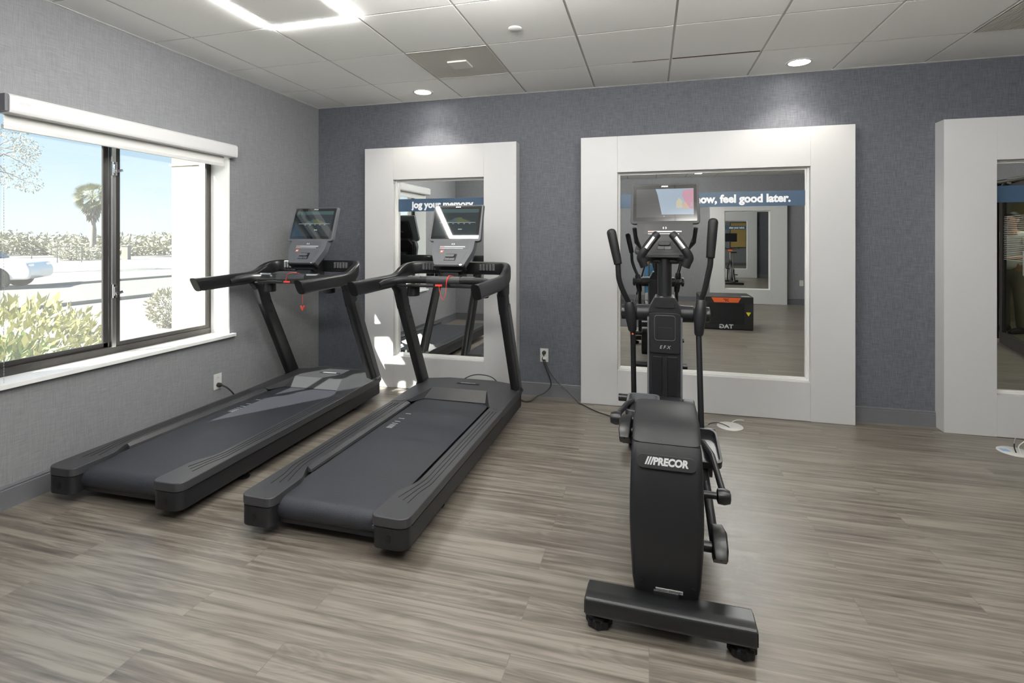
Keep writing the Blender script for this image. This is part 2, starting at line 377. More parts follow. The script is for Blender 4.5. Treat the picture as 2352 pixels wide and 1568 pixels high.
# baseboards with a thin grooved lip
def baseboard(name, a, b, nrm):
    a, b, n = Vector(a), Vector(b), Vector(nrm)
    prof = [(0, 0), (0.016, 0), (0.014, 0.012), (0.012, 0.098), (0.009, 0.101), (0.009, 0.106), (0.012, 0.109), (0.008, 0.118), (0, 0.12)]
    rs = [[p+n*d+Vector((0, 0, z)) for d, z in prof] for p in (a, b)]
    struct(name, MB().rings(rs), M_BASE, smooth=20)
baseboard('baseboard_back', (XL, YB, 0), (XR, YB, 0), (0, -1, 0))
baseboard('baseboard_left', (XL, 0.62, 0), (XL, YB, 0), (1, 0, 0))
baseboard('baseboard_front', (-2.2, YN, 0), (XR, YN, 0), (0, 1, 0))
baseboard('baseboard_alcove', (XL, 0.62, 0), (-2.2, 0.62, 0), (0, 1, 0))
baseboard('baseboard_right', (XR, DY1, 0), (XR, YB, 0), (-1, 0, 0))

# ------------------------------------------------------------------ window with sill, frame, sashes
wn = MB(); XO, XI = XL-0.21, XL-0.17
wy0, wy1, wz0, wz1 = WY0, WY1, WZ0, WZ1
wn.box(XO, XI, wy0, wy0+0.03, wz0, wz1).box(XO, XI, wy1-0.028, wy1, wz0, wz1).box(XO, XI+0.012, wy0+0.03, wy1-0.028, wz0, wz0+0.045).box(XO, XI, wy0+0.03, wy1-0.028, wz1-0.03, wz1)
win = struct('window_1', wn, M_BRONZE, bevel=0.002)
win['label'] = 'horizontal sliding window with dark aluminium frame in left wall'
YM = 2.56
obj('sash', MB().box(XO+0.005, XO+0.022, wy0+0.03, YM+0.0, wz0+0.045, wz0+0.075).box(XO+0.005, XO+0.022, YM-0.03, YM+0.004, wz0+0.045, wz1-0.03).box(XO+0.005, XO+0.022, wy0+0.03, wy0+0.06, wz0+0.045, wz1-0.03), M_BRONZE, win, 0.002)
obj('sash', MB().box(XI-0.016, XI+0.004, YM+0.035, YM+0.062, wz0+0.045, wz1-0.03).box(XI-0.016, XI+0.004, YM+0.062, wy1-0.055, wz0+0.045, wz0+0.07).box(XI-0.016, XI+0.004, wy1-0.055, wy1-0.03, wz0+0.045, wz1-0.03), M_BRONZE, win, 0.002)
obj('mullion', MB().box(XI-0.02, XI+0.012, YM+0.004, YM+0.03, wz0+0.04, wz1-0.03), M_STEEL, win, 0.002, label='pale aluminium meeting rail')
obj('glass_pane', MB().box(XO+0.012, XO+0.015, wy0+0.05, YM-0.02, wz0+0.06, wz1-0.03), M_GLASS, win)
obj('glass_pane', MB().box(XI-0.008, XI-0.005, YM+0.05, wy1-0.045, wz0+0.06, wz1-0.03), M_GLASS, win)
for z in (1.06, 1.86):
    lk = obj('window_latch', MB().box(XI+0.010, XI+0.028, YM+0.000, YM+0.026, z-0.045, z+0.045).box(XI+0.026, XI+0.036, YM+0.004, YM+0.02, z-0.03, z+0.028).obox((XI+0.04, YM+0.03, z-0.012), (0.004, 0, 0), (0, 0.022, 0.006), (0, -0.003, 0.008)), M_CHROME, win, 0.002)
obj('window_sill', MB().box(XI-0.02, XL+0.035, WY0-0.03, WY1+0.035, WZ0-0.025, WZ0), M_SILL, win, 0.003, label='white projecting sill')
obj('jamb_lining', MB().box(XI, XL+0.001, WY1-0.012, WY1, WZ0, WZ1).box(XI, XL+0.001, WY0, WY0+0.012, WZ0, WZ1).box(XI, XL+0.001, WY0, WY1, WZ1-0.01, WZ1), M_SILL, win)

bl = thing('roller_blind', 'white roller blind in cassette, rolled up above the window', 'window blind', (XL, 2.6, 2.04))
def L_(mb, dx, dy, dz):
    mb.v = [(a-dx, b-dy, c-dz) for a, b, c in mb.v]; return mb
BX, BY, BZ = XL, 2.6, 2.04
obj('cassette', L_(MB().prism(rpoly([(XL, 2.045), (XL+0.085, 2.045), (XL+0.09, 2.06), (XL+0.09, 2.13), (XL+0.07, 2.145), (XL, 2.145)], [0, 0.004, 0.006, 0.01, 0.01, 0]), 'y', 1.862, 3.36), BX, BY, BZ), M_VAL, bl, 0.0015)
obj('end_cap', L_(MB().box(XL, XL+0.082, 1.845, 1.8618, 2.05, 2.14), BX, BY, BZ), M_BASE, bl, 0.003, label='dark grey end cap')
obj('fabric', L_(MB().box(XL+0.012, XL+0.014, 1.88, 3.3, 1.985, 2.05), BX, BY, BZ), pmat('blind_fabric', (0.78, 0.78, 0.75), 0.8, noise=(40, 0.02)), bl)
obj('hem_bar', L_(MB().prism(rpoly([(XL+0.004, 1.968), (XL+0.022, 1.968), (XL+0.022, 1.992), (XL+0.004, 1.992)], 0.004), 'y', 1.875, 3.3), BX, BY, BZ), M_VAL, bl)
mb = MB()
for k in range(0, 96):
    mb.lathe([(0.0006, -0.002), (0.0022, 0), (0.0006, 0.002)], 6, (0.03, 1.872-BY, 0.0-0.0145*k))
mb.tube([(0.03, 1.872-BY, 0), (0.03, 1.872-BY, -1.38)], 0.0006, 5)
obj('bead_chain', mb, M_STEEL, bl)
text('maker_mark', 'ozone', 0.02, M_GRID, bl, (0.0905, 1.93-BY, 0.062), (0, 1, 0), (0, 0, 1), bold=0.0006, depth=0.0003)
obj('maker_plate', MB().box(0.0902, 0.0904, 1.905-BY, 1.958-BY, 0.05, 0.0515), M_GRID, bl)

# ------------------------------------------------------------------ mirror frames
YF = 4.39; YMIR = 4.468
FZ = 2.265; OZ0, OZ1 = 0.30, 1.962
def mirror_unit(name, label, x0, x1, ox0, ox1, words, tx, tsize, reflected=False, z0o=OZ0, fit=None, align='CENTER'):
    """thick white laminate surround on the wall with a recessed mirror; local y: 0 = wall, -0.12 = face"""
    y0, yw = (YB, 1) if not reflected else (YN, -1)
    cxx = (x0+x1)/2
    t = thing(name, label, 'mirror', (cxx, y0, 0), 0 if not reflected else PI, 'framed mirrors')
    def X(x): return (x-cxx) if not reflected else -(x-cxx)
    a, b, oa, ob = sorted((X(x0), X(x1)))[0], sorted((X(x0), X(x1)))[1], sorted((X(ox0), X(ox1)))[0], sorted((X(ox0), X(ox1)))[1]
    D = 0.12
    mb = MB()
    mb.box(a, oa, -D, 0, 0.002, FZ).box(ob, b, -D, 0, 0.002, FZ).box(oa+0.0006, ob-0.0006, -D+0.0008, 0, OZ1, FZ-0.0005).box(oa+0.0006, ob-0.0006, -D+0.0008, 0, 0.004, z0o)
    obj('surround', mb, M_WHITE, t, 0.0012)
    # stepped moulding around the glass
    mb = MB()
    for ins, ya, yb_, wd in ((0.0, -0.075, -0.02, 0.011), (0.011, -0.060, -0.02, 0.009)):
        A, B, C0, C1 = oa+ins, ob-ins, z0o+ins, OZ1-ins
        mb.box(A, A+wd, ya, yb_, C0, C1).box(B-wd, B, ya, yb_, C0, C1).box(A+wd, B-wd, ya, yb_, C0, C0+wd).box(A+wd, B-wd, ya, yb_, C1-wd, C1)
    obj('moulding', mb, M_TRIM, t, 0.002)
    g = MB(); yy = -(YB-YMIR)
    g.box(oa+0.012, ob-0.012, yy, yy+0.004, z0o+0.012, OZ1-0.012)
    g.v = [(x, y-(z-z0o)*0.0031 if not reflected else y, z) for x, y, z in g.v]
    obj('mirror_glass', g, M_MIRROR, t)
    if words is not None:
        ys = yy-0.0056
        bn = obj('banner', MB().box(oa+0.014, ob-0.014, ys-0.0004, ys, 1.664, 1.783), M_BLUE, t, label='blue film banner with white lettering')
        if words: text('lettering', words, tsize, M_LETTER, bn, (tx-cxx, ys-0.0008, 1.724), (1, 0, 0), (0, 0, 1), align, bold=0.0040, depth=0.0003, fit=fit)
    return t
mirror_unit('framed_mirror', 'white thick-framed mirror bearing "jog your memory." behind the right-hand treadmill', -2.633, -1.133, -2.334, -1.436, 'jog your memory.', -1.860, 0.088, fit=0.635)
mirror_unit('framed_mirror', 'widest white-framed mirror, behind the elliptical trainer, bearing "feel good later."', -0.563, 1.498, -0.257, 1.197, 'sweat now, feel good later.', 0.6090, 0.088, fit=0.934)
mirror_unit('framed_mirror', 'white-framed mirror cut off by the right edge of the photo', 2.06, 3.56, 2.377, 3.26, 'clear your mind.', 2.93, 0.086, fit=0.50)
mirror_unit('framed_mirror', 'white-framed mirror on the opposite wall, seen reflected behind the black box', 1.262, 2.764, 1.553, 2.446, None, 0, 0, reflected=True)

# ------------------------------------------------------------------ ceiling fittings
def ceiling_panel(i, j, label, grp=None):
    x, y = GX+TS*i, GY+TS*j
    t = thing('ceiling_light', label, 'ceiling light', (x+TS/2, y+TS/2, H), 0, grp)
    h = TS/2-0.004; w_ = 0.045 if i == -2 else 0.02; pz = -0.016 if i == -2 else -0.20  # added boxes hang lower so their glowing sides brighten the ceiling
    obj('glowing_edge', MB().box(-h, h, -h, -h+w_, pz, 0.012).box(-h, h, h-w_, h, pz, 0.012).box(-h, -h+w_, -h+w_, h-w_, pz, 0.012).box(h-w_, h, -h+w_, h-w_, pz, 0.012), M_GLOW0 if i == -2 else M_FILL, t)
    obj('centre_panel', MB().box(-h+w_+0.001, h-w_-0.001, -h+w_+0.001, h-w_-0.001, pz+0.003, 0.012), M_TILE, t, 0.003)
PL = ['square ceiling light with glowing edges above the treadmills']+['square edge-lit ceiling light out of frame overhead']*4
for (i, j), lb in zip(PANELS, PL): ceiling_panel(i, j, lb, 'edge-lit ceiling lights' if i == -2 else 'edge-lit ceiling lights out of frame')
def downlight(x, y, label, e=27):
    t = thing('downlight', label, 'ceiling light', (x, y, H), 0, 'recessed round downlights')
    obj('trim_ring', MB().lathe([(0.073, 0.004), (0.073, -0.004), (0.092, -0.003), (0.094, 0.002), (0.09, 0.004)], 40), M_TRIM, t)
    obj('lens', MB().lathe([(0.001, 0.0), (0.074, 0.0), (0.074, 0.006), (0.001, 0.006)], 40), M_GLOW2, t)
    l = bpy.data.lights.new('downlight_beam', 'SPOT'); l.energy = e; l.spot_size = R(108); l.spot_blend = 0.55; l.shadow_soft_size = 0.06; l.color = (1, 0.93, 0.80)
    lo = bpy.data.objects.new('downlight_beam', l); COL.objects.link(lo); lo.parent = t; lo.location = (0, 0, -0.02)
downlight(-1.958, 4.235, 'round recessed downlight nearest the window wall, above the leftmost mirror')
downlight(1.082, 4.248, 'round recessed downlight above the widest mirror')
downlight(0.98, -2.25, 'round recessed downlight near the opposite wall, seen in the mirror')
def vent(i, j, label, plate=True, slats=False):
    x, y = GX+TS*i, GY+TS*j
    t = thing('air_vent', label, 'air vent', (x+TS/2, y+TS/2, H), 0, 'ceiling air vents')
    h = TS/2-0.012
    if slats:
        mb = MB()
        for k in range(42):
            xx = -h+0.016+k*(2*h-0.032)/41; mb.box(xx-0.0035, xx+0.0035, -h, h, -0.003, 0.008)
        obj('slats', mb, M_VENT, t); obj('backing', MB().box(-h, h, -h, h, 0.010, 0.014), M_BLACK, t)
    else:
        v = bpy.data.materials.new('perforated_vent'); v.use_nodes = True; n = v.node_tree; b = n.nodes['Principled BSDF']; b.inputs['Roughness'].default_value = 0.6
        tc = n.nodes.new('ShaderNodeTexCoord'); vo = n.nodes.new('ShaderNodeTexVoronoi'); vo.inputs['Scale'].default_value = 170; vo.inputs['Randomness'].default_value = 0
        cr = n.nodes.new('ShaderNodeValToRGB'); cr.color_ramp.elements[0].position = 0.28; cr.color_ramp.elements[0].color = (0.22, 0.21, 0.19, 1); cr.color_ramp.elements[1].position = 0.42; cr.color_ramp.elements[1].color = (0.70, 0.67, 0.61, 1)
        n.links.new(tc.outputs['Object'], vo.inputs['Vector']); n.links.new(vo.outputs['Distance'], cr.inputs[0]); n.links.new(cr.outputs[0], b.inputs['Base Color'])
        obj('perforated_face', MB().box(-h, h, -h, h, -0.001, 0.006), v, t)
        obj('centre_plate', MB().box(-0.075, 0.075, -0.075, 0.075, -0.014, -0.001), M_VENT, t, 0.003)
    obj('rim', MB().box(-h-0.006, h+0.006, -h-0.006, -h, -0.003, 0.006).box(-h-0.006, h+0.006, h, h+0.006, -0.003, 0.006).box(-h-0.006, -h, -h, h, -0.003, 0.006).box(h, h+0.006, -h, h, -0.003, 0.006), M_GRID, t)
cl0 = thing('corridor_light', 'long ceiling light in corridor beyond the glazed door', 'ceiling light', (5.5, 0.6, H-0.02))  # lamp added to brighten the otherwise dark corridor
obj('diffuser', MB().box(-0.3, 0.3, -1.2, 1.2, -0.03, 0), emis('corridor_glow', (1, 0.95, 0.8), 5.0), cl0, 0.004)
obj('housing', MB().box(-0.32, 0.32, -1.22, 1.22, -0.015, 0), M_TRIM, cl0, 0.004)
vent(-1, 1, 'perforated beige ceiling vent with raised square centre plate')
vent(5, 1, 'slatted ceiling air vent cut off at top right', slats=True)
vent(2, -8, 'perforated ceiling vent near the opposite wall, seen in the mirror')
o = obj('smoke_detector', MB().lathe([(0.001, -0.010), (0.036, -0.010), (0.041, -0.007), (0.042, -0.001), (0.042, 0), (0.001, 0)], 36), M_TRIM, loc=(-0.81, 3.107, H)); tag(o, 'small flat round white cover disc on the ceiling', 'ceiling cover')

# ------------------------------------------------------------------ wall outlets, floor outlets
def outlet(label, loc, rz):
    t = thing('wall_outlet', label, 'power outlet', loc, rz, 'wall outlets')
    obj('cover_plate', MB().box(-0.037, 0.037, -0.006, 0, -0.06, 0.06), M_PLATE, t, 0.002)
    for s in (-1, 1):
        rc = obj('receptacle', MB().prism(rpoly([(-0.016, s*0.026-0.013), (0.016, s*0.026-0.013), (0.016, s*0.026+0.013), (-0.016, s*0.026+0.013)], 0.009), 'y', -0.0075, -0.005), M_PLATE, t)
        obj('slots', MB().box(-0.0065, -0.0045, -0.0078, -0.0072, s*0.026-0.001, s*0.026+0.008).box(0.0045, 0.0065, -0.0078, -0.0072, s*0.026-0.001, s*0.026+0.008), M_BLACK, rc)
    return t
outlet('white wall outlet on the left wall beside the leftmost treadmill', (XL, 3.25, 0.30), PI/2)
outlet('white wall outlet between the two leftmost framed mirrors', (-0.905, YB, 0.365), 0)
outlet('white wall outlet beside the framed mirror on the opposite wall', (3.06, YN, 0.45), PI)
def plug_cord(label, name, plug, pts, r=0.0045, white=False):
    t = thing(name, label, 'power cord', plug[0])
    p0 = Vector(plug[0])
    d = Vector(plug[1]).normalized()
    obj('plug', MB().tube([Vector((0, 0, 0)), d*0.022, d*0.03, d*0.045], [0.017, 0.017, 0.012, 0.007], 14), M_CORD, t)
    if white: obj('tag', MB().box(-0.0, 0.034, -0.052, -0.05, 0.0, 0.026), M_PRINT, t, label='white paper tag')
    obj('cord', MB().tube([Vector(p)-p0 for p in smooth_path([p0+d*0.04]+[Vector(p) for p in pts], 10)], r, 8), M_CORD, t)
plug_cord('thick black cord plugged into the left wall outlet', 'power_cord', ((XL+0.008, 3.25, 0.274), (1, -0.1, 0)), [(XL+0.075, 3.27, 0.25), (XL+0.085, 3.32, 0.19), (XL+0.09, 3.36, 0.12), (XL+0.1, 3.45, 0.03), (XL+0.12, 3.6, 0.012)], 0.006)
plug_cord('thick black cord from outlet between mirrors, drooping behind the right-hand treadmill', 'power_cord', ((-0.907, YB-0.008, 0.340), (0.1, -1, -0.3)), [(-0.892, 4.44, 0.30), (-0.85, 4.44, 0.20), (-0.832, 4.44, 0.12), (-0.88, 4.42, 0.06), (-0.94, 4.37, 0.035), (-0.985, 4.32, 0.008), (-1.04, 4.28, 0.012), (-1.10, 4.27, 0.05), (-1.12, 4.27, 0.1)], 0.0058, True)
plug_cord('thin black cord running from outlet between mirrors across floor to elliptical trainer', 'power_cord', ((-0.905, YB-0.008, 0.391), (0.05, -1, -0.1)), [(-0.895, 4.46, 0.35), (-0.86, 4.46, 0.25), (-0.78, 4.45, 0.15), (-0.68, 4.42, 0.08), (-0.585, 4.37, 0.012), (-0.54, 4.33, 0.006), (-0.42, 4.20, 0.006), (-0.34, 4.14, 0.006), (-0.26, 4.10, 0.006), (-0.16, 4.16, 0.006), (-0.05, 4.05, 0.006), (0.03, 3.86, 0.006), (0.05, 3.74, 0.03)], 0.0042)
o = obj('power_cord', MB().tube(smooth_path([(-1.60, 4.20, 0.16), (-1.5, 4.24, 0.21), (-1.40, 4.25, 0.22), (-1.30, 4.24, 0.2), (-1.22, 4.22, 0.12), (-1.2, 4.2, 0.02)], 8), 0.0045, 8), M_CORD)
tag(o, 'black cord arching up behind hood of the right-hand treadmill', 'power cord')
def floor_box(label, x, y):
    t = thing('floor_outlet', label, 'floor outlet', (x, y, 0), 0, 'round floor outlets')
    obj('cover_disc', MB().lathe([(0.001, 0), (0.092, 0), (0.092, 0.003), (0.087, 0.006), (0.001, 0.006)], 40), M_PLATE, t)
    return t
fb = floor_box('round white floor outlet with cable ends, in front of the widest mirror', 0.585, 4.127)
obj('coax_cable', MB().tube(smooth_path([(-0.01, -0.04, 0.006), (-0.03, -0.02, 0.012), (-0.08, 0.0, 0.02), (-0.13, -0.02, 0.022), (-0.165, -0.05, 0.012)], 8), 0.0034, 8), M_CORD, fb)
obj('connector', MB().tube([(-0.160, -0.047, 0.013), (-0.185, -0.062, 0.008)], 0.0045, 8), M_CHROME, fb)
obj('network_cable', MB().tube(smooth_path([(-0.005, -0.04, 0.006), (0.01, -0.01, 0.035), (0.05, 0.015, 0.048), (0.10, 0.03, 0.045)], 8), 0.0032, 8), M_PLATE, fb, label='white cable end')
fb = floor_box('round white floor outlet with two upright cable ends at the right edge', 2.325, 4.115)
obj('coax_cable', MB().tube(smooth_path([(-0.01, -0.03, 0.006), (-0.02, -0.03, 0.04), (-0.02, -0.03, 0.065)], 6), 0.0038, 8), M_CORD, fb)
obj('connector', MB().tube([(-0.02, -0.03, 0.065), (-0.012, -0.03, 0.1)], 0.0045, 8), M_CHROME, fb)
obj('network_cable', MB().tube(smooth_path([(0.01, -0.04, 0.006), (0.0, -0.035, 0.04), (0.01, -0.03, 0.06), (0.035, -0.03, 0.085)], 6), 0.0034, 8), M_PLATE, fb, label='white cable end')
obj('sticker', MB().box(-0.075, -0.03, -0.02, 0.03, 0.006, 0.0066), pmat('blue_sticker', (0.25, 0.42, 0.66), 0.5, noise=(40, 0.1)), fb, label='blue sticker')
# ------------------------------------------------------------------ touchscreen console shared by the machines
def brand_logo(name, size, parent, o, ex, ey, mat, fit=None):
    return text(name, '///PRECOR', size, mat, parent, o, ex, ey, bold=size*0.05, depth=0.0003, shear=0.15, fit=fit)
def screen_image(parent, o, ex, ey, n, hw, hh, kind):
    """display picture as thin lit shapes just over the glass"""
    ex, ey, n = Vector(ex), Vector(ey), Vector(n)
    def quad(name, pts, mat, lift=0.0, par=parent):
        vs = [Vector(o)+ex*a*hw+ey*b*hh+n*(0.0004+lift) for a, b in pts]
        m = MB(); m.add(vs, [list(range(len(vs)))]); return obj(name, m, mat, par)
    if kind == 'run':
        base = quad('display', [(-1, -1), (1, -1), (1, 1), (-1, 1)], MATS['disp_blue'])
        quad('display_header', [(-1, 0.72), (1, 0.72), (1, 1), (-1, 1)], MATS['disp_teal'], 0.0002, base)
        quad('display_graph', [(-0.55, 0.0), (0.7, 0.0), (0.6, 0.12), (0.35, 0.22), (0.2, 0.3), (-0.05, 0.36), (-0.2, 0.2), (-0.4, 0.1)], MATS['disp_teal'], 0.0002, base)
        quad('display_graph', [(0.05, 0.0), (0.62, 0.0), (0.45, 0.18), (0.3, 0.22), (0.25, 0.34), (0.12, 0.4), (0.0, 0.25)], MATS['disp_green'], 0.0003, base)
        quad('display_line', [(-0.8, -0.03), (0.9, -0.03), (0.9, 0.0), (-0.8, 0.0)], MATS['disp_pale'], 0.0002, base)
        for k in range(5): quad('display_figure', [(-0.45+k*0.26, -0.12), (-0.37+k*0.26, -0.12), (-0.37+k*0.26, -0.08), (-0.45+k*0.26, -0.08)], MATS['disp_pale'], 0.0002, base)
        quad('display_button', [(0.12, -0.55), (0.3, -0.55), (0.3, -0.48), (0.12, -0.48)], MATS['disp_pale'], 0.0002, base)
    else:
        base = quad('display', [(-1, -1), (1, -1), (1, 1), (-1, 1)], MATS['disp_grey'])
        quad('display_picture', [(-0.10, -0.81), (1, -0.81), (1, 1), (-0.32, 1), (-0.25, 0.6)], MATS['disp_sky'], 0.0002, base)  # bright slanted area is a reflection painted into the lit display
        quad('display_card', [(0.40, -0.36), (0.62, -0.36), (0.62, 0.1), (0.50, 0.35), (0.40, 0.1)], MATS['disp_yell'], 0.0003, base)
        quad('display_card', [(0.62, -0.40), (0.92, -0.40), (0.82, 0.1), (0.66, 0.1)], MATS['disp_orng'], 0.0003, base)
        quad('display_card', [(0.70, 0.1), (0.88, -0.42), (1, -0.42), (1, 0.95), (0.66, 0.9), (0.60, 0.5)], MATS['disp_pink'], 0.0004, base)
        for ch, a in (('4', 0.60), ('5', 0.93)):
            text('display_figure', ch, hh*0.36, MATS['disp_pale'], base, Vector(o)+ex*a*hw+ey*(-0.13)*hh+n*0.0012, ex, ey, depth=0.0001)
        text('display_figure', 'o', hh*0.2, MATS['disp_pale'], base, Vector(o)+ex*(-0.02)*hw+ey*(-0.92)*hh+n*0.0012, ex, ey, depth=0.0001)
for nm, c, e_ in (('disp_blue', (0.030, 0.045, 0.055), 0.25), ('disp_teal', (0.06, 0.11, 0.115), 0.35), ('disp_green', (0.12, 0.14, 0.06), 0.3), ('disp_pale', (0.4, 0.45, 0.48), 0.4),
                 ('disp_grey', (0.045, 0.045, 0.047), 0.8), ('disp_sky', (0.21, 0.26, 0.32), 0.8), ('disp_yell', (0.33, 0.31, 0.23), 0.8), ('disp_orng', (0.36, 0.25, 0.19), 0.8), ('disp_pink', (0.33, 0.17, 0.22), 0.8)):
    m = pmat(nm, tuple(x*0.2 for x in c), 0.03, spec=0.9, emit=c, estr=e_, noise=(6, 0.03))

def make_console(root, bc, lean_lo, lean_hi, lo_len, hi_len, kind, hw=0.206, M_GREYP=M_GREYP, M_INL=None):
    """bc = bottom centre; lower panel leaning lean_lo, screen above leaning lean_hi (radians from vertical, top away from user)"""
    ex = Vector((1, 0, 0)); e1 = Vector((0, math.sin(lean_lo), math.cos(lean_lo))); n1 = Vector((0, -math.cos(lean_lo), math.sin(lean_lo)))
    e2 = Vector((0, math.sin(lean_hi), math.cos(lean_hi))); n2 = Vector((0, -math.cos(lean_hi), math.sin(lean_hi)))
    bc = Vector(bc); tc = bc+e1*lo_len
    def plate(pts, o, e, n, f, b_):
        m = MB(); k = len(pts); vs = [Vector(o)+ex*p[0]+e*p[1]+n*f for p in pts]+[Vector(o)+ex*p[0]+e*p[1]+n*b_ for p in pts]
        return m.add(vs, [list(range(k)), list(range(k, 2*k))[::-1]]+[(i, (i+1) % k, k+(i+1) % k, k+i) for i in range(k)])
    con = obj('control_panel', plate(rpoly([(-0.118, 0.0), (0.118, 0.0), (0.168, lo_len*0.62), (0.166, lo_len+0.02), (-0.166, lo_len+0.02), (-0.168, lo_len*0.62)], [0.012, 0.012, 0.03, 0.004, 0.004, 0.03], 4), bc, e1, n1, 0, -0.055), M_GREYP, root, 0.003)
    obj('inlay', plate(rpoly([(-0.085, 0.02), (0.085, 0.02), (0.125, lo_len*0.60), (-0.125, lo_len*0.60)], 0.014, 4), bc, e1, n1, 0.0012, 0.0), M_INL or MATS.get('inlay') or pmat('inlay', (0.075, 0.078, 0.085), 0.4, noise=(60, 0.03)), con)
    obj('inlay', plate(rpoly([(-0.128, lo_len*0.66), (0.128, lo_len*0.66), (0.12, lo_len*0.97), (-0.12, lo_len*0.97)], 0.014, 4), bc, e1, n1, 0.0012, 0.0), M_INL or MATS['inlay'], con)
    obj('status_strip', plate([(-0.10, lo_len*0.735), (0.10, lo_len*0.735), (0.10, lo_len*0.77), (-0.10, lo_len*0.77)], bc, e1, n1, 0.0022, 0.001), M_SILV, con)
    obj('status_strip', plate([(-0.10, lo_len*0.665), (0.085, lo_len*0.665), (0.085, lo_len*0.685), (-0.10, lo_len*0.685)], bc, e1, n1, 0.004, 0.001), M_SILV, con)
    obj('orange_marks', plate([(-0.098, lo_len*0.742), (-0.065, lo_len*0.742), (-0.065, lo_len*0.763), (-0.098, lo_len*0.763)], bc, e1, n1, 0.0026, 0.002), M_ORED, con)
    sb = obj('stop_badge', plate(rpoly([(-0.092, lo_len*0.50), (-0.068, lo_len*0.50), (-0.064, lo_len*0.60), (-0.088, lo_len*0.60)], 0.003, 3), bc, e1, n1, 0.0026, 0.001), M_ORED, con)
    obj('badge_mark', plate([(-0.085, lo_len*0.535), (-0.074, lo_len*0.535), (-0.073, lo_len*0.565), (-0.084, lo_len*0.565)], bc, e1, n1, 0.003, 0.0026), M_PRINT, sb)
    rk = obj('rocker_recess', plate(rpoly([(-0.048, lo_len*0.17), (0.044, lo_len*0.17), (0.05, lo_len*0.45), (-0.036, lo_len*0.45)], 0.004, 3), bc, e1, n1, 0.0018, 0.001), M_BLACK, con)
    obj('rocker', plate(rpoly([(-0.038, lo_len*0.30), (0.030, lo_len*0.30), (0.034, lo_len*0.41), (-0.034, lo_len*0.41)], 0.009, 4), bc, e1, n1, 0.012, 0.001), M_GREYP, rk, 0.003)
    for a in (-0.041, -0.001): obj('key', plate(rpoly([(a, lo_len*0.18), (a+0.038, lo_len*0.18), (a+0.038, lo_len*0.28), (a, lo_len*0.28)], 0.003, 3), bc, e1, n1, 0.005, 0.001), M_SIDE, rk, 0.001)
    text('connect_mark', '(| ' + ' |)' , 0.014, M_PRINT, con, bc+e1*lo_len*0.87+n1*0.0022, ex, e1, depth=0.0003, bold=0.0006)
    obj('status_lamp', plate(rpoly([(0.085, -0.004), (0.103, -0.004), (0.103, 0.004), (0.085, 0.004)], 0.004, 4), bc, e1, n1, 0.004, -0.01), M_CHROME, con)
    obj('lower_lip', plate(rpoly([(-0.12, -0.012), (0.12, -0.012), (0.122, 0.006), (-0.122, 0.006)], 0.004, 3), bc, e1, n1, -0.002, -0.075), M_BLACK, con, 0.003)
    obj('rear_hump', plate(rpoly([(-0.09, -0.03), (0.09, -0.03), (0.15, lo_len), (0.12, lo_len+0.06), (-0.12, lo_len+0.06), (-0.15, lo_len)], 0.02, 4), bc-n1*0.05, e1, n1, 0.0, -0.045), M_BLACK, con, 0.008)
    # screen
    o2 = tc
    scr = obj('screen_housing', plate(rpoly([(-hw-0.004, 0), (hw+0.004, 0), (hw-0.004, hi_len), (-hw+0.004, hi_len)], [0.026, 0.026, 0.004, 0.004], 5), o2, e2, n2, 0.0, -0.034), M_GREYP, root, 0.003)
    obj('screen_glass', plate(rpoly([(-hw+0.014, 0.018), (hw-0.014, 0.018), (hw-0.016, hi_len-0.008), (-hw+0.016, hi_len-0.008)], 0.005, 3), o2, e2, n2, 0.0014, 0.0), M_SCRN, scr)
    brand_logo('logo', 0.012, scr, o2+e2*(hi_len-0.018)+n2*0.0022, ex, e2, M_SILV, fit=0.042)
    mid = 0.018+(hi_len-0.026-0.018)*0.5+0.008
    screen_image(scr, o2+e2*mid+n2*0.0016, ex, e2, n2, hw-0.034, (hi_len-0.075)/2, kind)
    obj('rear_cover', plate(rpoly([(-0.15, 0.02), (0.15, 0.02), (0.13, hi_len-0.05), (-0.13, hi_len-0.05)], 0.03, 5), o2, e2, n2, -0.034, -0.055), M_BLACK, scr, 0.008)
    brand_logo('rear_logo', 0.02, scr, o2+e2*0.12-n2*0.0556, -ex, e2, M_GREYP, fit=0.10)

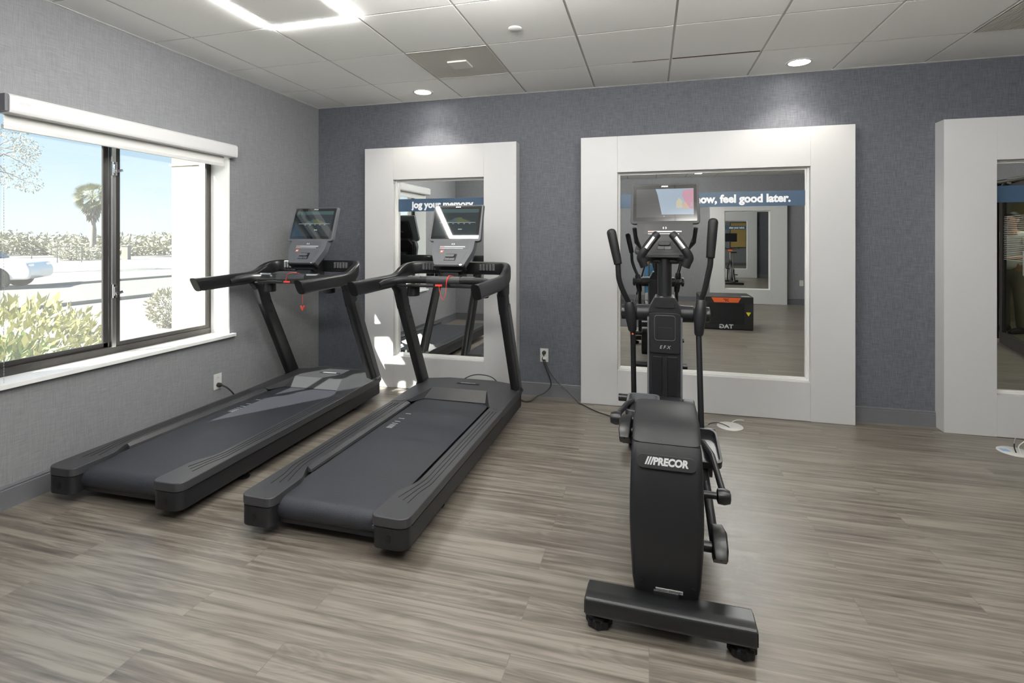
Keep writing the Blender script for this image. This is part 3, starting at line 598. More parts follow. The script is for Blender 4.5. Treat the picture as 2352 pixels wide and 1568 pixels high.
# ------------------------------------------------------------------ treadmill
def make_treadmill():
    T = thing('treadmill', '', 'treadmill', (0, 0, 0), 0, 'treadmills side by side')
    ZT = 0.198
    for s in (-1, 1):
        # foot block / side skirt: long rail body
        out = rpoly([(s*0.262, 0.045), (s*0.428, 0.045), (s*0.430, 2.06), (s*0.405, 2.10), (s*0.320, 2.10), (s*0.320, 0.205), (s*0.262, 0.205)], [0.04, 0.05, 0.03, 0.02, 0, 0, 0.01], 7)
        sk = obj('side_skirt', MB().prism(out, 'z', 0.060, ZT-0.046), M_DARK, T, 0.004)
        obj('adjuster_hole', MB().prism(rpoly([(s*0.345-0.009, 0.088), (s*0.345+0.009, 0.088), (s*0.345+0.009, 0.124), (s*0.345-0.009, 0.124)], 0.009, 5), 'y', 0.0425, 0.055), M_BLACK, sk)
        # cap: tread rail with the wide rear shoulder
        cap = rpoly([(s*0.252, 0.045), (s*0.434, 0.045), (s*0.435, 1.62), (s*0.322, 1.62), (s*0.322, 0.39), (s*0.262, 0.28)], [0.045, 0.055, 0, 0, 0.03, 0.03], 7)
        cp = obj('foot_rail', MB().prism(cap, 'z', ZT-0.044, ZT), M_CHAR, T, 0.005, 3)
        obj('rail_bevel', MB().prism([(s*0.3235, ZT-0.003), (s*0.3235, ZT-0.035), (s*0.300, ZT-0.035), (s*0.303, ZT-0.020)], 'y', 0.40, 1.56), M_BEV, cp, 0.001)
        mb = MB()
        for k, uu in enumerate((0.352, 0.375, 0.398)):
            vv = 0.38-0.02*k
            pts = smooth_path([(s*(uu-0.05+0.01*k), vv-0.16, ZT+0.0003), (s*(uu-0.022), vv-0.06, ZT+0.0003), (s*(uu-0.002), vv+0.03, ZT+0.0003), (s*uu, vv+0.12, ZT+0.0003)], 5)+[Vector((s*uu, 1.0, ZT+0.0003)), Vector((s*uu, 1.47, ZT+0.0003))]
            mb.tube(pts, 0.0016, 6)
        obj('grip_lines', mb, M_BLACK, cp)
        obj('trim_line', MB().box(min(s*0.4282, s*0.4335), max(s*0.4282, s*0.4335), 0.1, 2.02, ZT-0.048, ZT-0.045), M_BLACK, cp)
    # belt loop and deck
    prof = [(1.74, 0.172), (0.150, 0.172)]+[(0.150-0.052*math.sin(a*PI/10), 0.120+0.052*math.cos(a*PI/10)) for a in range(1, 11)]+[(1.74, 0.068)]
    prof = prof+[(1.74, 0.071), (0.150, 0.071)]+[(0.150-0.049*math.sin(a*PI/10), 0.120-0.049*math.cos(a*PI/10)) for a in range(1, 11)]+[(1.74, 0.169)]
    bt = obj('running_belt', MB().prism(prof, 'x', -0.282, 0.282), M_BELT, T)
    for v_ in (1.345, 1.245, 1.187, 1.15, 1.124, 1.104, 1.086, 1.070): obj('belt_mark', MB().box(-0.232, -0.192, v_, v_+0.0075, 0.172, 0.1726), M_SILV, bt)
    obj('deck', MB().box(-0.325, 0.325, 0.16, 2.0, 0.074, 0.150), M_BLACK, T)
    obj('roller', cyl((0, 0.150, 0.120), 0.047, 0.62, 'x'), M_BLACK, T)
    obj('cross_member', MB().box(-0.27, 0.27, 0.12, 0.20, 0.055, 0.100).box(-0.262, -0.25, 0.115, 0.20, 0.06, 0.15).box(0.25, 0.262, 0.115, 0.20, 0.06, 0.15), M_DARK, T, 0.003)
    obj('belt_guard', MB().box(0.250, 0.266, 0.07, 0.082, 0.125, 0.140), M_SIDE, T, 0.003)
    for s in (-1, 1):
        obj('foot', MB().lathe([(0.03, 0.0), (0.034, 0.008), (0.024, 0.014), (0.01, 0.016), (0.01, 0.05)], 18, (s*0.36, 0.55, 0)), M_BLACK, T)
        obj('wheel', cyl((s*0.33, 1.80, 0.038), 0.038, 0.04, 'x'), M_BLACK, T, 0.004)
    # motor hood: symmetric faceted shell
    def hv(s): return {'A': (s*0.245, 1.690, 0.177), 'B': (s*0.222, 1.80, 0.238), 'C': (s*0.3185, 1.55, ZT+0.002), 'C2': (s*0.306, 1.585, 0.177), 'D': (s*0.4345, 1.50, ZT+0.001), 'M': (s*0.335, 1.86, 0.240),
                       'E': (s*0.435, 1.82, 0.205), 'E2': (s*0.435, 2.02, 0.20), 'F': (s*0.37, 2.05, 0.232), 'G': (s*0.2, 2.08, 0.240), 'e': (s*0.435, 1.82, 0.150), 'd': (s*0.4345, 1.50, 0.152), 'f2': (s*0.43, 2.05, 0.06), 'E3': (s*0.40, 2.105, 0.19), 'f3': (s*0.395, 2.11, 0.06), 'G3': (s*0.2, 2.135, 0.215), 'g3': (s*0.2, 2.14, 0.06), 'e2': (s*0.435, 2.03, 0.150)}
    names = list(hv(1)); vs = [hv(-1)[k] for k in names]+[hv(1)[k] for k in names]; nn = len(names)
    I = lambda k, s: names.index(k)+(0 if s < 0 else nn)
    fs = []
    for s in (-1, 1):
        for f in (('A', 'B', 'C', 'C2'), ('B', 'M', 'C'), ('C', 'M', 'E', 'D'), ('M', 'F', 'E2', 'E'), ('F', 'G', 'G3', 'E3'), ('F', 'E3', 'E2'), ('D', 'E', 'e', 'd'), ('E', 'E2', 'e2', 'e'), ('E2', 'E3', 'f3', 'f2', 'e2'), ('E3', 'G3', 'g3', 'f3')):
            q = [I(k, s) for k in f]; fs.append(q if s > 0 else q[::-1])
        q = [I('B', s), I('G', s), I('F', s), I('M', s)]; fs.append(q if s > 0 else q[::-1])
    fs += [[I('A', -1), I('A', 1), I('B', 1), I('B', -1)], [I('B', -1), I('B', 1), I('G', 1), I('G', -1)], [I('G', -1), I('G', 1), I('G3', 1), I('G3', -1)], [I('G3', -1), I('G3', 1), I('g3', 1), I('g3', -1)]]
    hood = obj('motor_hood', MB().add(vs, fs), M_CHAR, T, 0.004, 2, 24)
    obj('hood_badge', MB().prism(rpoly([(-0.075, 1.925), (0.115, 1.925), (0.115, 1.95), (-0.075, 1.95)], 0.01), 'z', 0.2415, 0.2445), M_DARK, hood, 0.001)
    brand_logo('hood_logo', 0.018, hood, (0.02, 1.937, 0.2455), (1, 0, 0), (0, 1, 0), M_SILV, fit=0.13)
    # uprights
    for s in (-1, 1):
        x = s*0.400
        p0, p1, p2 = Vector((x, 2.035, 0.15)), Vector((x+s*0.004, 1.645, 0.90)), Vector((x+s*0.006, 1.60, 1.02))
        up = obj('upright', MB().sweep([p0, p0.lerp(p1, 0.5), p1], [(0.029, 0.062), (0.029, 0.058), (0.029, 0.055)], 5.5, 28, up=(0, 1, 0)), M_PAINT, T, 0, smooth=50)
        obj('side_panel', MB().sweep([p0+Vector((s*0.0275, 0.026, 0.012)), p1+Vector((s*0.0275, 0.026, 0.012))], (0.006, 0.030), 7, 20, up=(0, 1, 0)), M_SIDE, up)
        for q in (0.03, 0.10): obj('bolt', MB().lathe([(0.001, 0), (0.007, 0.001), (0.007, 0.004)], 10, tuple(p0.lerp(p1, q)+Vector((-s*0.0, -0.064, -0.02))), 'y'), M_CHROME, up)
        for dy, dz in ((-0.03, 0.86), (0.03, 0.88), (0.0, 0.80)):
            q = p0.lerp(p1, (dz-0.15)/0.75); obj('screw_recess', MB().lathe([(0.001, 0), (0.007, 0), (0.007, 0.0015)], 10, (x-s*0.031, q.y+dy, dz), 'x'), M_BLACK, up)
        obj('collar', MB().sweep([p1+Vector((0, 0.004, -0.012)), p1, p2], [(0.0295, 0.057), (0.031, 0.058), (0.033, 0.058)], 5.5, 28, up=(0, 1, 0)), M_DARK, up, 0, smooth=50)
        b0 = MB().lathe([(0.058, 0), (0.052, 0.016), (0.042, 0.024), (0.001, 0.024)], 20, (x, 2.0, 0.196)); b0.v = [(a, 2.0+(b-2.0)*1.35, c) for a, b, c in b0.v]
        obj('base_collar', b0, M_DARK, up, 0, smooth=50)
    # continuous hand rail: pads at each side, rising into the hoop at the front
    half = [((0.420, 0.985, 1.078), (0.027, 0.047)), ((0.420, 1.22, 1.085), (0.028, 0.047)), ((0.420, 1.48, 1.092), (0.029, 0.047)), ((0.420, 1.58, 1.105), (0.031, 0.052)), ((0.418, 1.655, 1.135), (0.030, 0.056)),
            ((0.405, 1.715, 1.162), (0.028, 0.052)), ((0.370, 1.765, 1.175), (0.026, 0.050)), ((0.31, 1.788, 1.178), (0.026, 0.049)), ((0.20, 1.795, 1.178), (0.026, 0.049)), ((0.0, 1.795, 1.178), (0.026, 0.049))]
    pts = [Vector((-p[0], p[1], p[2])) for p, w_ in half]+[Vector(p) for p, w_ in half[-2::-1]]
    wh = [w_ for p, w_ in half]+[w_ for p, w_ in half[-2::-1]]
    P2 = smooth_path(pts, 4); W2 = []
    for i in range(len(pts)-1):
        for k in range(4): t = k/4; W2.append((wh[i][0]*(1-t)+wh[i+1][0]*t, wh[i][1]*(1-t)+wh[i+1][1]*t))
    W2.append(wh[-1])
    m = MB().sweep(P2, W2, 3.4, 24)
    # slanted ends: top edge reaches further back
    m.v = [(a, b-(0.55*(c-1.078) if b < 1.05 else 0), c) for a, b, c in m.v]
    rail = obj('hand_rail', m, M_PAINT, T, 0, smooth=55)
    for s in (-1, 1):
        m = MB().sweep([(s*0.42, 0.9765, 1.078), (s*0.42, 0.985, 1.078)], [(0.0285, 0.0485)]*2, 3.4, 24); m.v = [(a, b-0.55*(c-1.078), c) for a, b, c in m.v]
        obj('rail_end_cap', m, M_BLACK, rail)
        obj('seam_pad', MB().sweep([(s*0.42, 1.04, 1.034), (s*0.42, 1.47, 1.047)], (0.018, 0.0045), 3, 12), M_GREYP, rail)
        mb = MB()
        for k in range(5): mb.lathe([(0.012, -0.024), (0.012, 0.024)], 12, (s*0.235+(k-2)*0.026, 1.7625, 1.186), 'z')
        obj('vent_ribs', mb, M_SIDE, rail, 0.003)
        obj('vent_recess', MB().prism(rpoly([(s*0.235-0.072, 1.158), (s*0.235+0.072, 1.158), (s*0.235+0.072, 1.214), (s*0.235-0.072, 1.214)], 0.01), 'y', 1.7655, 1.772), M_BLACK, rail)
        # stub linking rail to upright
        obj('upright_head', MB().sweep([(s*0.407, 1.62, 0.99), (s*0.412, 1.60, 1.045), (s*0.417, 1.57, 1.09)], [(0.033, 0.060), (0.031, 0.075), (0.028, 0.085)], 4, 24, up=(0, 1, 0)), M_DARK, rail, 0, smooth=55)
    # heart-rate bar
    bar = smooth_path([(-0.405, 1.27, 1.075), (-0.39, 1.335, 1.090), (-0.345, 1.40, 1.102), (-0.27, 1.43, 1.107), (-0.1, 1.435, 1.108), (0.1, 1.435, 1.108), (0.27, 1.43, 1.107), (0.345, 1.40, 1.102), (0.39, 1.335, 1.090), (0.405, 1.27, 1.075)], 5)
    hb = obj('sensor_bar', MB().tube(bar, 0.0265, 16), M_DARK, T, 0, smooth=60)
    for s in (-1, 1): obj('sensor_plate', MB().prism(rpoly([(s*0.205-0.048, 1.414), (s*0.205+0.048, 1.414), (s*0.205+0.048, 1.452), (s*0.205-0.048, 1.452)], 0.006), 'z', 1.122, 1.136), M_STEEL, hb, 0.002, label='silver pulse sensor plate')
    obj('centre_sleeve', MB().tube([(-0.105, 1.435, 1.108), (0.145, 1.435, 1.108)], 0.0285, 18), M_CHAR, hb, 0.002)
    kb = obj('safety_key_holder', MB().prism(rpoly([(-0.055, 1.415), (0.06, 1.415), (0.06, 1.46), (-0.055, 1.46)], 0.012), 'z', 1.060, 1.09), M_DARK, hb, 0.003)
    obj('safety_key', MB().prism(rpoly([(-0.035, 1.405), (0.018, 1.405), (0.018, 1.42), (-0.035, 1.42)], 0.006), 'z', 1.066, 1.080), M_RED, kb, 0.002, label='red safety key')
    obj('tray', MB().prism(rpoly([(-0.36, 1.47), (0.36, 1.47), (0.33, 1.60), (-0.33, 1.60)], 0.02), 'z', 1.052, 1.062), M_DARK, T, 0.003)
    for s in (-1, 1): obj('bottle_holder', MB().lathe([(0.046, 0), (0.046, -0.08), (0.04, -0.085), (0.04, -0.08), (0.042, -0.002)], 24, (s*0.27, 1.55, 1.064)), M_DARK, T)
    # console and neck
    neck = obj('neck', MB().prism(rpoly([(1.60, 1.075), (1.70, 1.06), (1.80, 1.10), (1.80, 1.24), (1.70, 1.26), (1.615, 1.20)], 0.012), 'x', -0.066, 0.062), M_DARK, T, 0.006)
    make_console(T, (0, 1.572, 1.212), R(32), R(20), 0.205, 0.296, 'run')
    return T

def lanyard(T, pts, clip=None):
    hb = [c for c in COL.objects if c.parent == T and c.name.startswith('sensor_bar')][0]
    o = obj('lanyard', MB().tube(smooth_path(pts, 8), 0.0019, 6), M_RED, hb, label='thin red safety cord')
    if clip:
        c = Vector(clip); obj('clip', MB().obox(c+Vector((-0.008, 0, -0.018)), (0.004, 0, 0.003), (0, 0.006, 0), (-0.007, 0, 0.018)).obox(c+Vector((0.008, 0, -0.018)), (0.004, 0, -0.003), (0, 0.006, 0), (0.007, 0, 0.018)), M_RED, o, 0.002)
T1 = make_treadmill()
T2 = copy_tree(T1)
T1['label'] = 'black treadmill beside the window, nearer the left wall'
T2['label'] = 'right-hand black treadmill, in front of the leftmost framed mirror'
T1.location = (-2.648, 1.950, 0); T1.rotation_euler.z = R(1.3)
T2.location = (-1.430, 1.952, 0); T2.rotation_euler.z = R(-0.2)
lanyard(T1, [(-0.01, 1.405, 1.073), (0.0, 1.398, 1.118), (0.025, 1.40, 1.141), (0.06, 1.43, 1.143), (0.09, 1.47, 1.118), (0.085, 1.475, 1.05), (0.085, 1.475, 0.92), (0.085, 1.475, 0.90)], (0.085, 1.475, 0.885))
lanyard(T2, [(-0.005, 1.405, 1.073), (0.005, 1.400, 1.03), (0.025, 1.40, 0.975), (0.045, 1.40, 1.0), (0.052, 1.402, 1.068), (0.055, 1.402, 1.118), (0.065, 1.42, 1.140), (0.08, 1.45, 1.138), (0.13, 1.50, 1.108)])
lanyard(T2, [(0.035, 1.462, 1.088), (0.045, 1.455, 1.133), (0.065, 1.430, 1.141), (0.06, 1.405, 1.118), (0.05, 1.41, 1.078)])

# ------------------------------------------------------------------ elliptical trainer
E = thing('elliptical_trainer', 'black elliptical trainer with screen, standing in front of the widest mirror', 'elliptical trainer', (0.058, 1.86, 0), R(-1.4))
# rear stabiliser
bm_ = obj('rear_stabiliser', MB().prism(rpoly([(-0.028, 0.056), (0.083, 0.056), (0.088, 0.066), (0.088, 0.108), (0.078, 0.118), (0.0, 0.124), (-0.028, 0.117), (-0.034, 0.102), (-0.034, 0.066)], 0.012, 4), 'x', -0.277, 0.284), M_PAINT, E, 0.002)
for s, x in ((-1, -0.2775), (1, 0.2845)): obj('end_cap', MB().prism(rpoly([(-0.024, 0.06), (0.079, 0.06), (0.084, 0.106), (-0.028, 0.114), (-0.03, 0.066)], 0.012, 4), 'x', x-0.004, x+0.004), M_BLACK, bm_, 0.002)
for x in (-0.235, 0.245):
    ft = obj('levelling_foot', MB().lathe([(0.012, 0.06), (0.012, 0.038), (0.030, 0.036), (0.040, 0.026), (0.042, 0.004), (0.036, 0.0), (0.001, 0.0)], 24, (x, 0.025, 0)), M_BLACK, bm_)
    mb = MB()
    for k in range(8): a = k*PI/4; mb.lathe([(0.010, 0.006), (0.010, 0.03)], 10, (x+0.038*math.cos(a), 0.025+0.038*math.sin(a), 0))
    obj('knob_lobes', mb, M_BLACK, ft)
    obj('nut', MB().lathe([(0.011, 0.037), (0.011, 0.047)], 6, (x, 0.025, 0)), M_CHROME, ft)
# rear housing
bk = [(0.075, 0.095), (0.048, 0.16), (0.030, 0.27), (0.026, 0.38), (0.036, 0.48), (0.060, 0.575), (0.098, 0.645)]
def shell(prof, taper, soft=False):
    """side profile swept across with a rounded crown at both flanks"""
    cs = [-1, -0.985, -0.93, -0.80, 0.80, 0.93, 0.985, 1]; ins = [0.030, 0.016, 0.005, 0, 0, 0.005, 0.016, 0.030]
    if soft: cs = [-1, -0.98, -0.90, -0.72, 0.72, 0.90, 0.98, 1]; ins = [0.034, 0.020, 0.007, 0, 0, 0.007, 0.020, 0.034]
    cy = sum(p[0] for p in prof)/len(prof); cz = sum(p[1] for p in prof)/len(prof); rs = []
    for c, i_ in zip(cs, ins):
        ring = []
        for v_, z_ in prof:
            d = Vector((v_-cy, z_-cz)); L0 = d.length; q = d*((L0-i_)/L0); ring.append((c*taper(z_), cy+q.x, cz+q.y))
        rs.append(ring)
    return MB().rings(rs)
tap = lambda z: 0.112 + 0.016*min(1, max(0, (z-0.09)/0.25))**0.6 - (0.005*max(0, (z-0.5)/0.2))
main_prof = bk+[(0.60, 0.645), (0.72, 0.54), (0.75, 0.40), (0.70, 0.24), (0.52, 0.11), (0.3, 0.095)]
hs = obj('flywheel_housing', shell(main_prof, tap), M_DARK, E, 0, smooth=42)
M_CAP = pmat('housing_cap_plastic', (0.013, 0.0135, 0.015), 0.5, spec=0.32, noise=(150, 0.08), bump=(700, 0.12))
cap_prof = [(0.1, 0.647), (0.135, 0.676), (0.19, 0.698), (0.28, 0.708), (0.40, 0.702), (0.52, 0.682), (0.60, 0.650)]
obj('housing_cap', shell(cap_prof, lambda z: 0.1225, True), M_CAP, E, 0, smooth=50)
nb = Vector((0, -math.cos(R(24)), math.sin(R(24)))); eb = Vector((0, math.sin(R(24)), math.cos(R(24))))
ob_ = Vector((0.0, 0.060, 0.595))
def on_plate(pts, o, e, n, f, b_):
    m = MB(); k = len(pts); vs = [Vector(o)+Vector((p[0], 0, 0))+e*p[1]+n*f for p in pts]+[Vector(o)+Vector((p[0], 0, 0))+e*p[1]+n*b_ for p in pts]
    return m.add(vs, [list(range(k)), list(range(k, 2*k))[::-1]]+[(i, (i+1) % k, k+(i+1) % k, k+i) for i in range(k)])
bd = obj('brand_badge', on_plate(rpoly([(-0.103, -0.024), (0.103, -0.024), (0.103, 0.024), (-0.103, 0.024)], 0.024, 8), ob_, eb, nb, 0.0065, -0.01), M_PAINT, hs, 0.0015)
brand_logo('logo', 0.034, bd, ob_+nb*0.0072+eb*0.001, (1, 0, 0), eb, M_SILV, fit=0.150)
bd['label'] = 'black pill-shaped badge with silver brand lettering'
nr = Vector((0, -0.924, -0.383)).normalized(); er = Vector((0, -0.383, 0.924)).normalized()
st = obj('serial_sticker', on_plate([(-0.047, -0.008), (0.047, -0.008), (0.047, 0.008), (-0.047, 0.008)], (0.01, 0.0550, 0.142), er, nr, 0.0015, -0.004), M_PRINT, hs, label='white barcode sticker')
mb = MB()
for k in range(22): a = 0.0+k*0.0019; mb.add([Vector((0.01+a, 0, 0))+Vector((0, 0.0550, 0.142))+er*yy_+nr*0.0018 for yy_ in (-0.003, 0.005)]+[Vector((0.01+a+0.0006+0.0007*(k*7 % 3 == 0), 0, 0))+Vector((0, 0.0550, 0.142))+er*yy_+nr*0.0018 for yy_ in (0.005, -0.003)], [(0, 1, 2, 3)])
obj('barcode', mb, M_BLACK, st)
text('serial_text', 'APPRECOR00', 0.008, M_BLACK, st, Vector((-0.018, 0.0550, 0.143))+nr*0.002, (1, 0, 0), er, depth=0.0001, fit=0.042)
for x, z in ((-0.082, 0.165), (0.088, 0.165)):
    obj('screw_recess', on_plate([(0.009*math.cos(k*PI/6), 0.009*math.sin(k*PI/6)) for k in range(12)], (x, 0.0455, z), Vector((0, -0.2, 0.98)).normalized(), Vector((0, -0.98, -0.2)).normalized(), 0.003, -0.004), M_BLACK, hs)
# base spine and front stabiliser
obj('base_frame', MB().prism(rpoly([(0.05, 0.075), (1.95, 0.075), (1.95, 0.14), (0.05, 0.14)], 0.01), 'x', -0.045, 0.045), M_PAINT, E, 0.004)
fs_ = obj('front_stabiliser', MB().prism(rpoly([(1.60, 0.05), (1.72, 0.05), (1.72, 0.135), (1.60, 0.135)], 0.015, 4), 'x', -0.27, 0.27), M_PAINT, E, 0.004)
for x in (-0.22, 0.22): obj('wheel', cyl((x, 1.735, 0.036), 0.036, 0.03, 'x'), M_BLACK, fs_, 0.003)
# ramp cover between housing and tower
rp = obj('ramp_cover', MB().prism(rpoly([(0.70, 0.14), (1.42, 0.14), (1.42, 0.44), (1.30, 0.47), (1.12, 0.44), (0.82, 0.30), (0.70, 0.22)], 0.03, 4), 'x', -0.095, 0.095), M_DARK, E, 0.012, 3)
for s in (-1, 1): obj('ramp_track', MB().sweep([(s*0.125, 0.66, 0.20), (s*0.125, 1.40, 0.37)], (0.02, 0.012), 4, 12), M_SIDE, E)
for s in (-1, 1): obj('ramp_shroud', MB().prism(rpoly([(1.16, 0.16), (1.42, 0.16), (1.42, 0.41), (1.36, 0.455), (1.24, 0.42), (1.16, 0.33)], 0.04, 5), 'x', min(s*0.098, s*0.17), max(s*0.098, s*0.17)), M_SIDE if s > 0 else M_DARK, E, 0.012, 3)
# tower
tw = obj('tower', MB().prism(rpoly([(1.335, 0.14), (1.56, 0.14), (1.545, 0.5), (1.52, 0.975), (1.325, 0.975), (1.325, 0.50)], [0.01, 0.01, 0, 0.01, 0.005, 0.0], 3), 'x', -0.088, 0.088), M_DARK, E, 0.008, 3)
for s in (-1, 1): obj('side_trim', MB().prism(rpoly([(1.330, 0.16), (1.52, 0.16), (1.50, 0.93), (1.330, 0.93)], 0.01), 'x', min(s*0.0885, s*0.101), max(s*0.0885, s*0.101)), M_GREYP, tw, 0.003)
obj('tower_cap', MB().prism(rpoly([(-0.094, 0.962), (0.094, 0.962), (0.090, 0.985), (0.056, 1.052), (-0.056, 1.052), (-0.090, 0.985)], 0.006, 3), 'y', 1.318, 1.515), M_DARK, tw, 0.010, 3)
obj('face_panel', MB().prism(rpoly([(-0.084, 0.722), (0.084, 0.722), (0.090, 0.955), (0.074, 0.962), (-0.074, 0.962), (-0.090, 0.955)], 0.012, 4), 'y', 1.314, 1.330), M_DARK, tw, 0.004)
obj('bottle_recess', MB().prism(rpoly([(-0.058, 0.800), (0.058, 0.800), (0.058, 0.945), (-0.058, 0.945)], 0.018, 6), 'y', 1.3115, 1.316), M_BLACK, tw, 0.001)
obj('recess_rim', MB().tube([Vector((a, 1.3125, b)) for a, b in rpoly([(-0.059, 0.799), (0.059, 0.799), (0.059, 0.946), (-0.059, 0.946)], 0.018, 6)], 0.0018, 8, closed=True), M_SIDE, tw)
obj('recess_pad', MB().prism(rpoly([(-0.04, 0.808), (0.044, 0.808), (0.044, 0.876), (-0.04, 0.876)], 0.012, 5), 'y', 1.3095, 1.314), M_DARK, tw, 0.001)
text('model_mark', 'EFX', 0.028, M_SILV, tw, (0.0, 1.3125, 0.758), (1, 0, 0), (0, 0, 1), depth=0.0004, shear=0.25, space=1.5)
obj('groove', MB().box(-0.014, 0.014, 1.322, 1.3265, 0.50, 0.70), M_BLACK, tw)
obj('inset_rails', MB().box(-0.07, -0.016, 1.318, 1.327, 0.47, 0.70).box(0.016, 0.07, 1.318, 1.327, 0.47, 0.70), M_PAINT, tw, 0.003)
obj('top_scoop', MB().prism(rpoly([(-0.06, 0.0), (0.06, 0.0), (0.045, 0.05), (-0.045, 0.05)], 0.016, 6), 'z', 0, 0.004), M_BLACK, tw, 0.001, loc=(0, 1.3145, 0.992)).rotation_euler = (R(90), 0, 0)
obj('chrome_tab', MB().box(-0.03, -0.008, 1.33, 1.342, 1.050, 1.056), M_CHROME, tw, 0.001)
up = obj('mast', MB().tube([(0, 1.47, 0.98), (0, 1.49, 1.33)], 0.043, 24), M_PAINT, E, 0, smooth=60)
for z in (1.035, 1.315): obj('mast_collar', MB().tube([(0, 1.4705+(z-0.98)*0.057, z-0.012), (0, 1.4705+(z-0.98)*0.057, z+0.012)], 0.047, 24), M_BLACK, up, 0.002)
ax_ = obj('pivot_shaft', MB().tube([(-0.262, 1.43, 0.945), (0.262, 1.43, 0.945)], 0.028, 20), M_PAINT, E)
for s in (-1, 1):
    obj('shaft_cover', MB().tube([(s*0.088, 1.43, 0.945), (s*0.165, 1.43, 0.945), (s*0.170, 1.43, 0.945), (s*0.178, 1.43, 0.945)], [0.052, 0.050, 0.044, 0.044], 24), M_DARK, ax_, 0.002)
    obj('end_disc', MB().tube([(s*0.235, 1.43, 0.945), (s*0.258, 1.43, 0.945)], 0.046, 24), M_PAINT, ax_, 0.004)
# moving handle arms: upper grip, bent tube, hub, long lower rod
def arm(s, grip, bend, hub, rod, dot=None):
    a = obj('handle_arm', MB().tube(smooth_path(bend, 6), 0.0165, 14), M_PAINT, E, 0, smooth=60)
    g = [Vector(p) for p in grip]; ax = (g[1]-g[0]).normalized(); L0 = (g[1]-g[0]).length
    gp_ = [g[0]+ax*t*L0 for t in (0, 0.02, 0.05, 0.1, 0.5, 0.96, 0.985, 1.0)]
    obj('foam_grip', MB().tube(gp_, [0.008, 0.019, 0.025, 0.0285, 0.0275, 0.0245, 0.0245, 0.019], 18), M_BLACK, a, 0, smooth=60)
    h = [Vector(p) for p in hub]
    obj('arm_hub', MB().tube([h[0], h[0].lerp(h[1], 0.06), h[0].lerp(h[1], 0.3), h[0].lerp(h[1], 0.5), h[0].lerp(h[1], 0.7), h[0].lerp(h[1], 0.95), h[1]], [0.022, 0.028, 0.033, 0.036, 0.031, 0.026, 0.02], 18), M_DARK, a, 0, smooth=60)
    obj('lower_rod', MB().tube(rod, 0.0165, 14), M_PAINT, a, 0, smooth=60)
    if dot: obj('setting_dot', MB().lathe([(0.001, -0.003), (0.006, -0.002), (0.006, 0.002)], 12, dot, 'y'), M_ORANGE, a, label='orange dot')
arm(-1, [(-0.318, 1.33, 1.462), (-0.273, 1.33, 1.245)], [(-0.275, 1.33, 1.26), (-0.272, 1.33, 1.20), (-0.268, 1.335, 1.155), (-0.250, 1.345, 1.095), (-0.222, 1.37, 1.03), (-0.205, 1.385, 0.995)],
    [(-0.212, 1.38, 1.015), (-0.190, 1.40, 0.83)], [(-0.190, 1.41, 0.86), (-0.185, 1.45, 0.40)], (-0.190, 1.392, 0.815))
arm(1, [(0.272, 1.34, 1.522), (0.255, 1.34, 1.288)], [(0.257, 1.34, 1.30), (0.254, 1.34, 1.25), (0.245, 1.345, 1.20), (0.225, 1.355, 1.10), (0.205, 1.37, 1.03)],
    [(0.207, 1.368, 1.04), (0.192, 1.355, 0.83)], [(0.192, 1.36, 0.86), (0.200, 1.25, 0.30)])
